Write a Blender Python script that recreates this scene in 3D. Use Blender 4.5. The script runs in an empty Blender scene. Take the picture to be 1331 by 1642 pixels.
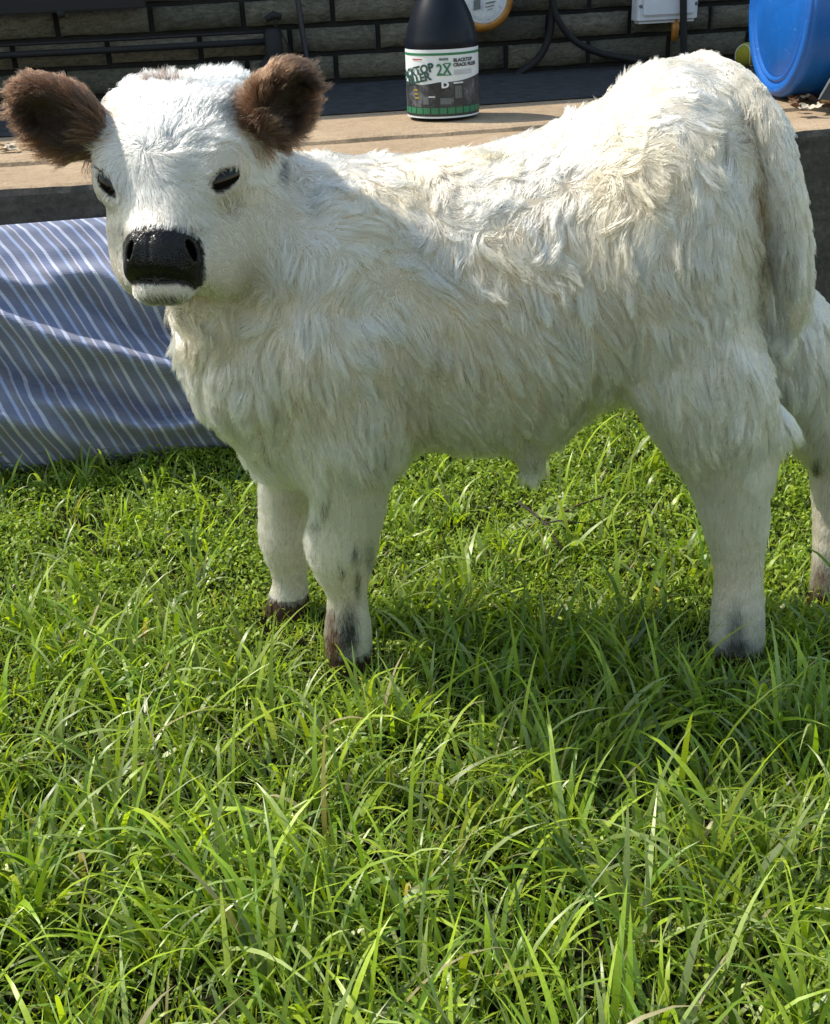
import bpy, bmesh, math, random
import numpy as np
from mathutils import Vector, Matrix, kdtree

random.seed(7)
rng = np.random.default_rng(11)
R = math.radians
sc = bpy.context.scene
col = sc.collection

# ------------------------------------------------------------------ camera
W, H = 1331.0, 1642.0
F = 1900.0
CAM_H = 0.939
PITCH, ROLL = R(25.86), R(2.5)
cp, sp = math.cos(PITCH), math.sin(PITCH)
r0, u0, f0 = Vector((1, 0, 0)), Vector((0, sp, cp)), Vector((0, cp, -sp))
CR = r0 * math.cos(ROLL) - u0 * math.sin(ROLL)
CU = r0 * math.sin(ROLL) + u0 * math.cos(ROLL)
CAM = Vector((0, 0, CAM_H))
cam_d = bpy.data.cameras.new('camera')
cam_d.sensor_fit = 'VERTICAL'
cam_d.sensor_height = 36.0
cam_d.lens = 36.0 * F / H
cam_d.clip_start, cam_d.clip_end = 0.02, 500
cam = bpy.data.objects.new('camera', cam_d)
m = Matrix((CR, CU, -f0)).transposed().to_4x4()
m.translation = CAM
cam.matrix_world = m
col.objects.link(cam)
sc.camera = cam

# ------------------------------------------------------------------ light
SUN_TRAVEL = Vector((0.80, -0.31, -1.0)).normalized()
to_sun = -SUN_TRAVEL
elev = math.asin(to_sun.z)
az = math.atan2(to_sun.x, to_sun.y)
world = bpy.data.worlds.new('World')
sc.world = world
world.use_nodes = True
wn = world.node_tree.nodes
sky = wn.new('ShaderNodeTexSky')
sky.sky_type = 'NISHITA'
sky.sun_disc = False
sky.sun_elevation = elev
sky.sun_rotation = az
sky.air_density, sky.dust_density, sky.ozone_density = 2.0, 1.0, 0.5
world.node_tree.links.new(sky.outputs[0], wn['Background'].inputs['Color'])
wn['Background'].inputs['Strength'].default_value = 0.15
sun_d = bpy.data.lights.new('sun', 'SUN')
sun_d.energy = 4.3
sun_d.angle = R(0.55)
sun_d.color = (1.0, 0.93, 0.80)
sun = bpy.data.objects.new('sun', sun_d)
sun.rotation_euler = SUN_TRAVEL.to_track_quat('-Z', 'Y').to_euler()
sun.location = to_sun * 6
col.objects.link(sun)
sc.view_settings.view_transform = 'Standard'
sc.view_settings.look = 'None'
sc.view_settings.exposure = 0.60
sc.view_settings.gamma = 1.0
sc.render.engine = 'CYCLES'
sc.cycles.max_bounces = 9
sc.cycles.diffuse_bounces = 4
sc.cycles.glossy_bounces = 4
sc.cycles.transmission_bounces = 7
sc.cycles.sample_clamp_indirect = 6.0
sc.cycles.use_denoising = True
sc.cycles_curves.shape = 'RIBBONS'

# ------------------------------------------------------------------ helpers
def ray(px, py):
    d = f0 + CR * ((px - W / 2) / F) - CU * ((py - H / 2) / F)
    return d

def at_y(px, py, Y):
    d = ray(px, py)
    return CAM + d * (Y / d.y)

def at_z(px, py, z):
    d = ray(px, py)
    return CAM + d * ((z - CAM_H) / d.z)

def at_plane(px, py, p0, n):
    d = ray(px, py)
    return CAM + d * ((p0 - CAM).dot(n) / d.dot(n))

def px_scale(p):
    """pixels per metre at a world point"""
    return F / (Vector(p) - CAM).dot(f0)

def project(P):
    """N x 3 world -> pixel coordinates of the photograph"""
    D = P - np.array(CAM)
    z = D @ np.array(f0)
    return W / 2 + F * (D @ np.array(CR)) / z, H / 2 - F * (D @ np.array(CU)) / z

def tag(o, label, cat, group=None):
    o['label'] = label
    o['category'] = cat
    if group:
        o['group'] = group
    return o

def empty(name, loc=(0, 0, 0), rz=0.0):
    o = bpy.data.objects.new(name, None)
    o.location = loc
    o.rotation_euler = (0, 0, rz)
    o.empty_display_size = 0.05
    col.objects.link(o)
    return o

def mesh_obj(name, verts, faces, mat, parent=None, smooth=False, loc=None):
    me = bpy.data.meshes.new(name)
    me.from_pydata([tuple(v) for v in verts], [], faces)
    me.update()
    if smooth:
        me.polygons.foreach_set('use_smooth', [True] * len(me.polygons))
    if mat:
        for mm in (mat if isinstance(mat, (list, tuple)) else [mat]):
            me.materials.append(mm)
    o = bpy.data.objects.new(name, me)
    if parent:
        o.parent = parent
    if loc is not None:
        o.location = loc
    col.objects.link(o)
    return o

def bm_obj(name, bm, mat, parent=None, smooth=False, loc=None):
    me = bpy.data.meshes.new(name)
    bm.normal_update()
    bm.to_mesh(me)
    bm.free()
    if smooth:
        me.polygons.foreach_set('use_smooth', [True] * len(me.polygons))
    for mm in (mat if isinstance(mat, (list, tuple)) else [mat]):
        me.materials.append(mm)
    o = bpy.data.objects.new(name, me)
    if parent:
        o.parent = parent
    if loc is not None:
        o.location = loc
    col.objects.link(o)
    return o

def big_mesh(name, V, faces, mat, colors=None, smooth=False, parent=None, quads=None):
    """fast numpy mesh; faces is M x 3 (triangles), quads is M x 4"""
    me = bpy.data.meshes.new(name)
    V = np.asarray(V, np.float32)
    T = np.zeros((0, 3), np.int32) if faces is None else np.asarray(faces, np.int32)
    Q = np.zeros((0, 4), np.int32) if quads is None else np.asarray(quads, np.int32)
    me.vertices.add(len(V))
    me.vertices.foreach_set('co', V.ravel())
    nl = len(T) * 3 + len(Q) * 4
    me.loops.add(nl)
    me.loops.foreach_set('vertex_index', np.concatenate([T.ravel(), Q.ravel()]).astype(np.int32))
    me.polygons.add(len(T) + len(Q))
    starts = np.concatenate([np.arange(len(T)) * 3, len(T) * 3 + np.arange(len(Q)) * 4]).astype(np.int32)
    me.polygons.foreach_set('loop_start', starts)
    me.update(calc_edges=True)
    me.validate()
    if smooth:
        me.polygons.foreach_set('use_smooth', np.ones(len(me.polygons), bool))
    if colors is not None:
        a = me.color_attributes.new('tint', 'FLOAT_COLOR', 'POINT')
        c = np.ones((len(V), 4), np.float32)
        c[:, :3] = colors
        a.data.foreach_set('color', c.ravel())
    me.materials.append(mat)
    o = bpy.data.objects.new(name, me)
    if parent:
        o.parent = parent
    col.objects.link(o)
    return o

class Mat:
    def __init__(s, name):
        s.m = bpy.data.materials.new(name)
        s.m.use_nodes = True
        s.t = s.m.node_tree
        s.n = s.t.nodes
        s.b = s.n['Principled BSDF']
        s.out = s.n['Material Output']
    def node(s, kind, **kw):
        x = s.n.new(kind)
        for k, v in kw.items():
            if k.startswith('i_'):
                x.inputs[k[2:].replace('_', ' ')].default_value = v
            else:
                setattr(x, k, v)
        return x
    def link(s, a, b):
        s.t.links.new(a, b)
    def coord(s, scale=(1, 1, 1), kind='Object', rot=(0, 0, 0)):
        tc = s.node('ShaderNodeTexCoord')
        mp = s.node('ShaderNodeMapping')
        mp.inputs['Scale'].default_value = scale
        mp.inputs['Rotation'].default_value = rot
        s.link(tc.outputs[kind], mp.inputs['Vector'])
        return mp.outputs[0]
    def noise(s, vec, scale, detail=4, rough=0.6, dist=0.0):
        x = s.node('ShaderNodeTexNoise')
        x.inputs['Scale'].default_value = scale
        x.inputs['Detail'].default_value = detail
        x.inputs['Roughness'].default_value = rough
        x.inputs['Distortion'].default_value = dist
        if vec is not None:
            s.link(vec, x.inputs['Vector'])
        return x.outputs['Fac']
    def ramp(s, fac, stops, interp='LINEAR'):
        x = s.node('ShaderNodeValToRGB')
        x.color_ramp.interpolation = interp
        e = x.color_ramp.elements
        while len(e) < len(stops):
            e.new(0.5)
        for k, (p, c) in enumerate(stops):
            e[k].position = p
            e[k].color = (*c, 1) if len(c) == 3 else c
        s.link(fac, x.inputs[0])
        return x.outputs[0]
    def mix(s, fac, a, b, mode='MIX'):
        x = s.node('ShaderNodeMix', data_type='RGBA', blend_type=mode)
        for sock, v in ((x.inputs[0], fac), (x.inputs[6], a), (x.inputs[7], b)):
            if hasattr(v, 'links') or hasattr(v, 'is_output'):
                s.link(v, sock)
            elif isinstance(v, (int, float)):
                sock.default_value = v
            else:
                sock.default_value = (*v, 1)
        return x.outputs[2]
    def bump(s, height, strength=0.5, dist=0.01, prev=None):
        x = s.node('ShaderNodeBump')
        x.inputs['Strength'].default_value = strength
        x.inputs['Distance'].default_value = dist
        s.link(height, x.inputs['Height'])
        if prev is not None:
            s.link(prev, x.inputs['Normal'])
        s.link(x.outputs[0], s.b.inputs['Normal'])
        return x.outputs[0]
    def set(s, color=None, rough=None, metal=None, spec=None):
        if color is not None:
            if isinstance(color, tuple):
                s.b.inputs['Base Color'].default_value = (*color, 1)
            else:
                s.link(color, s.b.inputs['Base Color'])
        if rough is not None:
            s.b.inputs['Roughness'].default_value = rough
        if metal is not None:
            s.b.inputs['Metallic'].default_value = metal
        if spec is not None:
            s.b.inputs['Specular IOR Level'].default_value = spec
        return s

def plain(name, color, rough=0.5, metal=0.0, spec=0.5, var=0.15, scale=20, bump=0.0):
    k = Mat(name)
    v = k.coord()
    nz = k.noise(v, scale, 4)
    lo = tuple(c * (1 - var) for c in color)
    hi = tuple(min(1, c * (1 + var)) for c in color)
    k.set(k.ramp(nz, [(0.3, lo), (0.7, hi)]), rough, metal, spec)
    if bump:
        k.bump(k.noise(v, scale * 4, 3), bump, 0.003)
    return k.m

def tube(bm, pts, radii, seg=10, caps=True):
    """swept tube along points into a bmesh"""
    pts = [Vector(p) for p in pts]
    if not isinstance(radii, (list, tuple)):
        radii = [radii] * len(pts)
    rings = []
    up = None
    for i, p in enumerate(pts):
        t = (pts[min(i + 1, len(pts) - 1)] - pts[max(i - 1, 0)]).normalized()
        if up is None:
            up = Vector((0, 0, 1)) if abs(t.z) < 0.9 else Vector((1, 0, 0))
        a = t.cross(up).normalized()
        b = a.cross(t).normalized()
        up = b
        rings.append([bm.verts.new(p + (a * math.cos(2 * math.pi * k / seg) + b * math.sin(2 * math.pi * k / seg)) * radii[i]) for k in range(seg)])
    for i in range(len(rings) - 1):
        for k in range(seg):
            bm.faces.new((rings[i][k], rings[i][(k + 1) % seg], rings[i + 1][(k + 1) % seg], rings[i + 1][k]))
    if caps:
        bm.faces.new(rings[0][::-1])
        bm.faces.new(rings[-1])
    return rings

def lathe(bm, prof, seg=40, axis='Z', cap=True):
    """prof: list of (radius, height)"""
    rings = []
    for r, h in prof:
        ring = []
        for k in range(seg):
            a = 2 * math.pi * k / seg
            if axis == 'Z':
                ring.append(bm.verts.new((r * math.cos(a), r * math.sin(a), h)))
            else:
                ring.append(bm.verts.new((h, r * math.cos(a), r * math.sin(a))))
        rings.append(ring)
    for i in range(len(rings) - 1):
        for k in range(seg):
            bm.faces.new((rings[i][k], rings[i][(k + 1) % seg], rings[i + 1][(k + 1) % seg], rings[i + 1][k]))
    if cap:
        bm.faces.new(rings[0][::-1])
        bm.faces.new(rings[-1])
    bmesh.ops.recalc_face_normals(bm, faces=bm.faces[:])

def smooth_path(pts, n=8):
    """Catmull-Rom through points"""
    P = [Vector(p) for p in pts]
    P = [P[0] * 2 - P[1]] + P + [P[-1] * 2 - P[-2]]
    out = []
    for i in range(1, len(P) - 2):
        a, b, c, d = P[i - 1], P[i], P[i + 1], P[i + 2]
        for k in range(n):
            t = k / n
            out.append(0.5 * ((2 * b) + (c - a) * t + (2 * a - 5 * b + 4 * c - d) * t * t + (3 * b - a - 3 * c + d) * t ** 3))
    out.append(P[-2])
    return out

def wave_noise(P, wl, seed, octaves=3, out=1):
    """smooth pseudo random field from sums of sines, N x out in about -1..1"""
    g = np.random.default_rng(seed)
    res = np.zeros((len(P), out), np.float32)
    amp, tot = 1.0, 0.0
    for o in range(octaves):
        for j in range(4):
            for k in range(out):
                d = g.normal(size=3)
                d /= np.linalg.norm(d)
                res[:, k] += amp * np.sin(P @ (d * 2 * np.pi / wl * g.uniform(0.7, 1.4)) + g.uniform(0, 6.28))
        tot += amp * 1.6
        amp *= 0.55
        wl *= 0.5
    return res / tot

# ------------------------------------------------------------------ ground
k = Mat('soil')
v = k.coord()
n1 = k.noise(v, 9, 6, 0.7)
n2 = k.noise(v, 90, 5, 0.7)
c1 = k.ramp(n1, [(0.3, (0.014, 0.016, 0.008)), (0.55, (0.022, 0.024, 0.010)), (0.75, (0.034, 0.026, 0.016))])
c2 = k.ramp(n2, [(0.35, (0.5, 0.5, 0.45)), (0.7, (1.2, 1.2, 1.1))])
k.set(k.mix(1.0, c1, c2, 'MULTIPLY'), 0.95, spec=0.1)
k.bump(n2, 1.0, 0.01)
SOIL = k.m
nx = 60
gv, gf = [], []
xs = np.concatenate([np.linspace(-40, -2.4, 8)[:-1], np.linspace(-2.4, 2.4, 49), np.linspace(2.4, 40, 8)[1:]])
ys = np.concatenate([np.linspace(-40, 0, 8)[:-1], np.linspace(0, 2.6, 40), np.linspace(2.6, 60, 8)[1:]])
def ground_z(x, y):
    return 0.010 * np.sin(3.1 * x + 1.7 * y) * np.cos(2.3 * y - 1.1 * x) * np.exp(-(x * x + (y - 1.4) ** 2) / 9) - 0.004
for y in ys:
    for x in xs:
        gv.append((x, y, float(ground_z(x, y))))
nxx = len(xs)
for j in range(len(ys) - 1):
    for i in range(nxx - 1):
        gf.append((j * nxx + i, j * nxx + i + 1, (j + 1) * nxx + i + 1, (j + 1) * nxx + i))
g = mesh_obj('ground', gv, gf, SOIL, smooth=True)
g['kind'] = 'structure'

# ------------------------------------------------------------------ terrace (concrete step)
YAW = R(10)
TD = Vector((math.cos(YAW), math.sin(YAW), 0))
TB = Vector((-math.sin(YAW), math.cos(YAW), 0))
T0 = Vector((0, 2.53, 0))
TZ = 0.525
WALL_T = 1.39
def T(s, t, z):
    return T0 + TD * s + TB * t + Vector((0, 0, z))
def to_T(p):
    q = Vector(p) - T0
    return q.dot(TD), q.dot(TB), q.z

k = Mat('concrete')
v = k.coord()
n1 = k.noise(v, 3.5, 6, 0.65)
n2 = k.noise(v, 160, 4, 0.75)
n3 = k.noise(v, 38, 5, 0.7)
c = k.ramp(n1, [(0.25, (0.32, 0.235, 0.155)), (0.55, (0.41, 0.305, 0.205)), (0.8, (0.50, 0.385, 0.27))])
c = k.mix(0.8, c, k.ramp(n2, [(0.3, (0.55, 0.53, 0.5)), (0.5, (0.95, 0.95, 0.95)), (0.7, (1.15, 1.13, 1.1))]), 'MULTIPLY')
c = k.mix(0.7, c, k.ramp(n3, [(0.3, (0.7, 0.68, 0.66)), (0.55, (1, 1, 1))]), 'MULTIPLY')
k.set(c, 0.92, spec=0.2)
b1 = k.bump(n2, 0.7, 0.004)
k.bump(n3, 0.5, 0.006, b1)
CONC = k.m
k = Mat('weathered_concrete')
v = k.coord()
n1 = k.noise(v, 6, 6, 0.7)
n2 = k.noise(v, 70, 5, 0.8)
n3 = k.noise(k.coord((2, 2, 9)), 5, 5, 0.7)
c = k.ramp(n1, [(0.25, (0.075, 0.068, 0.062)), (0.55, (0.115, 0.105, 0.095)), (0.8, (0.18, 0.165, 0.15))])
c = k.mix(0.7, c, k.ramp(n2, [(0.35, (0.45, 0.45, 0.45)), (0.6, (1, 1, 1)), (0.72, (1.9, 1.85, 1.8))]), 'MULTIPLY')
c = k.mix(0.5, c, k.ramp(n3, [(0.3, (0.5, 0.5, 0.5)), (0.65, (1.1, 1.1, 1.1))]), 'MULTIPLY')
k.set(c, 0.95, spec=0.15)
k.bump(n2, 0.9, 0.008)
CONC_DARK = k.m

terr = empty('terrace', T0, YAW)
terr['kind'] = 'structure'
def slab_part(name, s0, s1, t0, t1, z0, z1, mats, seed, rough=0.006):
    """block with uneven arris; top = mats[0], sides = mats[1]"""
    n = int((s1 - s0) / 0.035)
    V, Fc, mi = [], [], []
    g = np.random.default_rng(seed)
    ss = np.linspace(s0, s1, n + 1)
    jz = np.convolve(g.normal(size=n + 5), np.ones(3) / 3, 'same')[:n + 1] * rough
    jt = np.convolve(g.normal(size=n + 5), np.ones(3) / 3, 'same')[:n + 1] * rough
    rows = []
    for i, s in enumerate(ss):
        j1, j2 = float(jz[i]), float(jt[i])
        prof = [(t0 + 0.004, z0), (t0 + 0.5 * j2, z0 + (z1 - z0) * 0.5), (t0 + j2, z1 - 0.016), (t0 + 0.006 + j2, z1 - 0.004 + 0.4 * j1), (t0 + 0.02, z1 + 0.2 * j1), (t0 + 0.1, z1), (t1, z1), (t1, z0)]
        rows.append(len(V))
        V += [(s, a, b) for a, b in prof]
    for i in range(n):
        a, b = rows[i], rows[i + 1]
        for q in range(7):
            Fc.append((a + q, b + q, b + q + 1, a + q + 1))
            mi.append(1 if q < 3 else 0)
    np_ = 8
    Fc.append(tuple(range(np_)))
    Fc.append(tuple(len(V) - np_ + i for i in range(np_))[::-1])
    mi += [1, 1]
    o = mesh_obj(name, V, Fc, mats, terr)
    o.data.polygons.foreach_set('material_index', mi)
    return o
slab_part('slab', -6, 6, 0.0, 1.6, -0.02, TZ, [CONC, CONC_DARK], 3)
slab_part('top_layer', -6, 6, 0.27, 1.6, TZ - 0.02, TZ + 0.012, [CONC, CONC], 5, 0.003)
TZ2 = TZ + 0.012
SHADE_TONE = plain('painted_shade', (0.019, 0.021, 0.026), 0.92, var=0.85, scale=26, bump=0.9)
mesh_obj('painted_shade_strip', [(-6, 0.66, TZ2 + .003), (6, 0.66, TZ2 + .003), (6, 1.6, TZ2 + .003), (-6, 1.6, TZ2 + .003)], [(0, 1, 2, 3)], SHADE_TONE, terr)  # the wall's deep shade on the rear terrace, painted as a dark sheet
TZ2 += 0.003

# ------------------------------------------------------------------ brick wall
k = Mat('split_face_brick')
inf = k.node('ShaderNodeObjectInfo')
v = k.coord((1, 1, 2.6))
add = k.node('ShaderNodeVectorMath', operation='ADD')
mul = k.node('ShaderNodeVectorMath', operation='SCALE')
k.link(inf.outputs['Location'], mul.inputs[0])
mul.inputs['Scale'].default_value = 7.0
k.link(v, add.inputs[0])
k.link(mul.outputs[0], add.inputs[1])
vv = add.outputs[0]
n1 = k.noise(vv, 42, 7, 0.8, 0.6)
n2 = k.noise(vv, 90, 4, 0.7)
base = k.ramp(inf.outputs['Random'], [(0.0, (0.14, 0.137, 0.11)), (0.5, (0.20, 0.192, 0.152)), (1.0, (0.26, 0.236, 0.18))])
c = k.mix(0.9, base, k.ramp(n1, [(0.35, (0.35, 0.36, 0.36)), (0.55, (1, 1, 1)), (0.75, (1.4, 1.4, 1.35))]), 'MULTIPLY')
k.set(c, 0.9, spec=0.2)
b1 = k.bump(n1, 1.0, 0.018)
k.bump(n2, 0.6, 0.004, b1)
BRICK = k.m
MORTAR = plain('mortar', (0.008, 0.008, 0.008), 0.95, var=0.4, scale=30, bump=0.5)

wall = empty('brick_wall', T(0, WALL_T, TZ2 - 0.05), YAW)
tag(wall, 'grey split-face brick wall with deep dark joints behind the terrace', 'wall')
BL, BC, JT = 0.270, 0.082, 0.016          # brick module, course, joint
SW0, SW1, NC = -2.7, 2.45, 12
def brick_mesh(length, seed):
    g = np.random.default_rng(seed)
    nx_, nz_ = 8, 2
    V, Fc = [], []
    h = BC - JT
    for j in range(nz_ + 1):
        for i in range(nx_ + 1):
            edge = i in (0, nx_) or j in (0, nz_)
            y = -0.034 + (0.006 if edge else -0.003) + g.normal() * 0.0025
            V.append((-length / 2 + length * i / nx_ + (g.normal() * 0.0012 if 0 < i < nx_ else 0), y, h * j / nz_ + g.normal() * 0.0012))
    for j in range(nz_):
        for i in range(nx_):
            a = j * (nx_ + 1) + i
            Fc.append((a, a + 1, a + nx_ + 2, a + nx_ + 1))
    b = len(V)
    V += [(-length / 2, 0, 0), (length / 2, 0, 0), (length / 2, 0, h), (-length / 2, 0, h)]
    top = nz_ * (nx_ + 1)
    Fc.append((0,) + (b, b + 1) + tuple(range(nx_, 0, -1)))
    Fc.append(tuple(range(top, top + nx_ + 1)) + (b + 2, b + 3))
    Fc.append((b, 0, nx_ + 1, top, b + 3))
    Fc.append((nx_, b + 1, b + 2, top + nx_, 2 * nx_ + 1))
    me = bpy.data.meshes.new('brick')
    me.from_pydata(V, [], Fc)
    me.polygons.foreach_set('use_smooth', [i < nx_ * nz_ for i in range(len(Fc))])
    me.materials.append(BRICK)
    return me
full = [brick_mesh(BL - JT, s) for s in range(5)]
half = [brick_mesh(BL / 2 - JT, 20 + s) for s in range(2)]
z0 = 0.065
S_OFF = 0.055
for cidx in range(NC):
    off = (cidx % 2) * BL / 2
    s = SW0 + S_OFF - off
    z = z0 + cidx * BC
    while s < SW1:
        b = bpy.data.objects.new('brick', random.choice(full))
        b.parent = wall
        b.location = (s + BL / 2, random.uniform(-0.002, 0.002), z)
        col.objects.link(b)
        s += BL
zt = z0 + NC * BC
mesh_obj('mortar', [(SW0 - .2, -0.018, 0), (SW1 + .3, -0.018, 0), (SW1 + .3, -0.018, zt), (SW0 - .2, -0.018, zt), (SW0 - .2, .2, 0), (SW1 + .3, .2, 0), (SW1 + .3, .2, zt), (SW0 - .2, .2, zt)],
         [(0, 1, 2, 3), (5, 4, 7, 6), (4, 0, 3, 7), (1, 5, 6, 2), (3, 2, 6, 7), (4, 5, 1, 0)], MORTAR, wall)
UNSEEN_SIDING = plain('unseen_siding', (0.55, 0.53, 0.48), 0.6, var=0.08)  # unseen boards, added to carry the wall's shadow across the terrace
for i in range(5):
    z = zt + i * 0.15
    mesh_obj('unseen_siding_board', [(SW0 - .2, -0.04, z), (SW1 + .3, -0.04, z), (SW1 + .3, -0.015, z + .16), (SW0 - .2, -0.015, z + .16), (SW0 - .2, .19, z), (SW1 + .3, .19, z), (SW1 + .3, .19, z + .16), (SW0 - .2, .19, z + .16)],
             [(0, 1, 2, 3), (5, 4, 7, 6), (4, 0, 3, 7), (1, 5, 6, 2), (3, 2, 6, 7), (4, 5, 1, 0)], UNSEEN_SIDING, wall)

WP = T(0, WALL_T - 0.04, TZ2)          # a point on the brick face plane
def on_wall(px, py, out=0.0):
    return at_plane(px, py, WP - TB * out, TB)
def on_terr(px, py):
    return at_z(px, py, TZ2)

# ------------------------------------------------------------------ things on the wall and the terrace
BLACK = plain('black_rubber', (0.005, 0.005, 0.006), 0.75, var=0.3)
BLACK2 = plain('black_paint', (0.005, 0.005, 0.007), 0.75, var=0.3)
WHITEP = plain('white_plastic', (0.60, 0.61, 0.66), 0.45, var=0.06)

def hose(name, pix, rad, label, cat, mat=BLACK, out=0.03, last_terr=False, group=None):
    pts = [on_wall(x, y, out) for x, y in pix]
    base = pts[-1].copy()
    bm = bmesh.new()
    tube(bm, [p - base for p in smooth_path(pts, 7)], rad, 10)
    o = bm_obj(name, bm, mat, smooth=True, loc=base)
    tag(o, label, cat, group)
    return o

hose('black_hose', [(868, -130), (884, -50), (886, 10), (880, 60), (862, 95), (832, 118), (812, 135), (806, 160), (806, 174)], 0.0115,
     'thick black hose hanging down the bricks and curving left to the terrace', 'hose', out=0.022)
hose('black_hose', [(872, -140), (884, -60), (888, 10), (900, 40), (925, 68), (965, 86), (1010, 95), (1060, 108)], 0.0105,
     'black hose swinging right along the bricks towards the calf rump', 'hose', out=0.045)
hose('conduit', [(1096, -140), (1096, -40), (1096, 40), (1097, 112)], 0.011,
     'straight black conduit running down in front of the white box', 'pipe', BLACK2, out=0.075)
hose('cane', [(470, -90), (478, 0), (484, 45), (494, 105), (499, 140)], 0.0085,
     'thin dark cane leaning on the bricks behind the calf brown ear', 'cane', plain('dark_blue_paint', (0.012, 0.016, 0.028), 0.4), out=0.03)

# horizontal pipe with tap
pr = empty('water_pipe', on_wall(436, 72, 0.03), YAW)
tag(pr, 'thin black horizontal pipe ending in a black tap on the brick wall', 'pipe')
org = on_wall(436, 72, 0.03)
inv = Matrix.Rotation(-YAW, 3, 'Z')
def loc_in(p):
    return inv @ (Vector(p) - org)
bm = bmesh.new()
pl = [loc_in(on_wall(x, y, 0.03)) for x, y in ((-420, 118), (0, 89), (200, 79), (436, 66))]
tube(bm, pl, 0.0095, 10)
bm_obj('pipe', bm, BLACK2, pr, True)
bm = bmesh.new()
pl2 = [p + Vector((0, 0, 0.027)) for p in pl]
tube(bm, pl2, 0.0045, 8)
bm_obj('cable', bm, BLACK2, pr, True)
bm = bmesh.new()
tube(bm, [(0.005, 0, -0.06), (0.005, 0, -0.04), (0.005, 0, 0.03), (0.005, 0, 0.045)], [0.024, 0.028, 0.027, 0.018], 14)
tube(bm, [(-0.012, -0.005, -0.04), (-0.03, -0.03, -0.055), (-0.035, -0.04, -0.085)], [0.016, 0.015, 0.014], 12)
bm_obj('tap_body', bm, BLACK2, pr, True)
bm = bmesh.new()
tube(bm, [(0.016, 0, 0.04), (0.02, 0, 0.085)], 0.006, 8)
tube(bm, [(-0.012, 0, 0.07), (0.012, 0, 0.082), (0.035, 0, 0.075)], [0.008, 0.012, 0.009], 8)
bm_obj('tap_handle', bm, BLACK2, pr, True)
bm = bmesh.new()
tube(bm, [(0.028, -0.01, 0.04), (0.045, -0.01, 0.0), (0.06, -0.008, -0.05)], 0.003, 6)
bm_obj('lever', bm, BLACK2, pr, True)

# black board under the eave, upper left
a = on_wall(-300, 50, 0.05); b = on_wall(235, 14, 0.05)
bo = empty('black_board', b, YAW)
tag(bo, 'black painted board running along the top of the shaded bricks', 'board')
L = (b - a).length
bm = bmesh.new()
bmesh.ops.create_cube(bm, size=1.0)
for vv_ in bm.verts:
    vv_.co = Vector((vv_.co.x * L - L / 2, vv_.co.y * 0.045 + 0.01, vv_.co.z * 0.07 + 0.037))
bmesh.ops.bevel(bm, geom=bm.edges[:], offset=0.004, segments=2, affect='EDGES')
bm_obj('plank', bm, BLACK2, bo)
bm = bmesh.new()
tube(bm, [(-0.24, -0.01, 0.006), (-0.24, -0.01, -0.012)], [0.012, 0.010], 10)
bm_obj('bolt', bm, BLACK2, bo, True)

# round meter
mc = on_wall(775, -4, 0.09)
me_ = empty('wall_meter', mc, YAW)
tag(me_, 'round amber-brown meter with a pale dial fixed on the brick wall', 'meter')
AMBER = plain('amber_housing', (0.36, 0.16, 0.03), 0.4, var=0.35, scale=25)
bm = bmesh.new()
lathe(bm, [(0.060, 0.085), (0.092, 0.080), (0.100, 0.05), (0.100, 0.025), (0.090, 0.0), (0.074, -0.006), (0.070, 0.0), (0.0695, 0.004)], 40, 'Y')
o = bm_obj('housing', bm, AMBER, me_, True)
o.rotation_euler = (0, 0, math.pi / 2)
k = Mat('dial_face')
v = k.coord()
nn = k.noise(v, 60, 5, 0.7)
k.set(k.ramp(nn, [(0.35, (0.40, 0.46, 0.52)), (0.5, (0.62, 0.64, 0.66)), (0.66, (0.42, 0.42, 0.55))]), 0.2, spec=0.6)
DIAL = k.m
bm = bmesh.new()
lathe(bm, [(0.0705, 0.0035), (0.0705, -0.004), (0.064, -0.007), (0.050, -0.0085), (0.002, -0.010)], 40, 'Y')
o = bm_obj('dial', bm, DIAL, me_, True)
o.rotation_euler = (0, 0, math.pi / 2)
bm = bmesh.new()
lathe(bm, [(0.064, -0.006), (0.0705, -0.0065), (0.074, -0.003), (0.0715, 0.002), (0.064, 0.0)], 40, 'Y', cap=False)
o = bm_obj('bezel', bm, WHITEP, me_, True)
o.rotation_euler = (0, 0, math.pi / 2)
INKG = plain('grey_ink', (0.10, 0.12, 0.13), 0.5)
bm = bmesh.new()
for (x0, x1, zz0, zz1) in ((-0.033, -0.012, -0.034, -0.006), (0.004, 0.034, -0.018, -0.014), (0.004, 0.03, -0.028, -0.025), (0.008, 0.026, -0.036, -0.034)):
    vs = [bm.verts.new((x, -0.0125, z)) for x, z in ((x0, zz0), (x1, zz0 + 0.004), (x1, zz1 + 0.004), (x0, zz1))]
    bm.faces.new(vs)
bm_obj('dial_marks', bm, INKG, me_)

# white box
wb = on_wall(1066, 36, 0.035)
wbx = empty('junction_box', wb, YAW)
tag(wbx, 'white plastic electrical box screwed to the brick wall', 'electrical box')
def bbox_part(name, x0, x1, y0, y1, zz0, zz1, mat, parent, bev=0.004):
    bm = bmesh.new()
    bmesh.ops.create_cube(bm, size=1.0)
    for q in bm.verts:
        q.co = Vector(((x0 + x1) / 2 + q.co.x * (x1 - x0), (y0 + y1) / 2 + q.co.y * (y1 - y0), (zz0 + zz1) / 2 + q.co.z * (zz1 - zz0)))
    bmesh.ops.bevel(bm, geom=bm.edges[:], offset=bev, segments=3, affect='EDGES')
    return bm_obj(name, bm, mat, parent, False)
bbox_part('case', -0.098, 0.102, -0.02, 0.045, 0.0, 0.26, WHITEP, wbx, 0.010)
bbox_part('cover', -0.082, 0.086, -0.028, -0.0185, 0.022, 0.245, WHITEP, wbx, 0.004)
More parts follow.
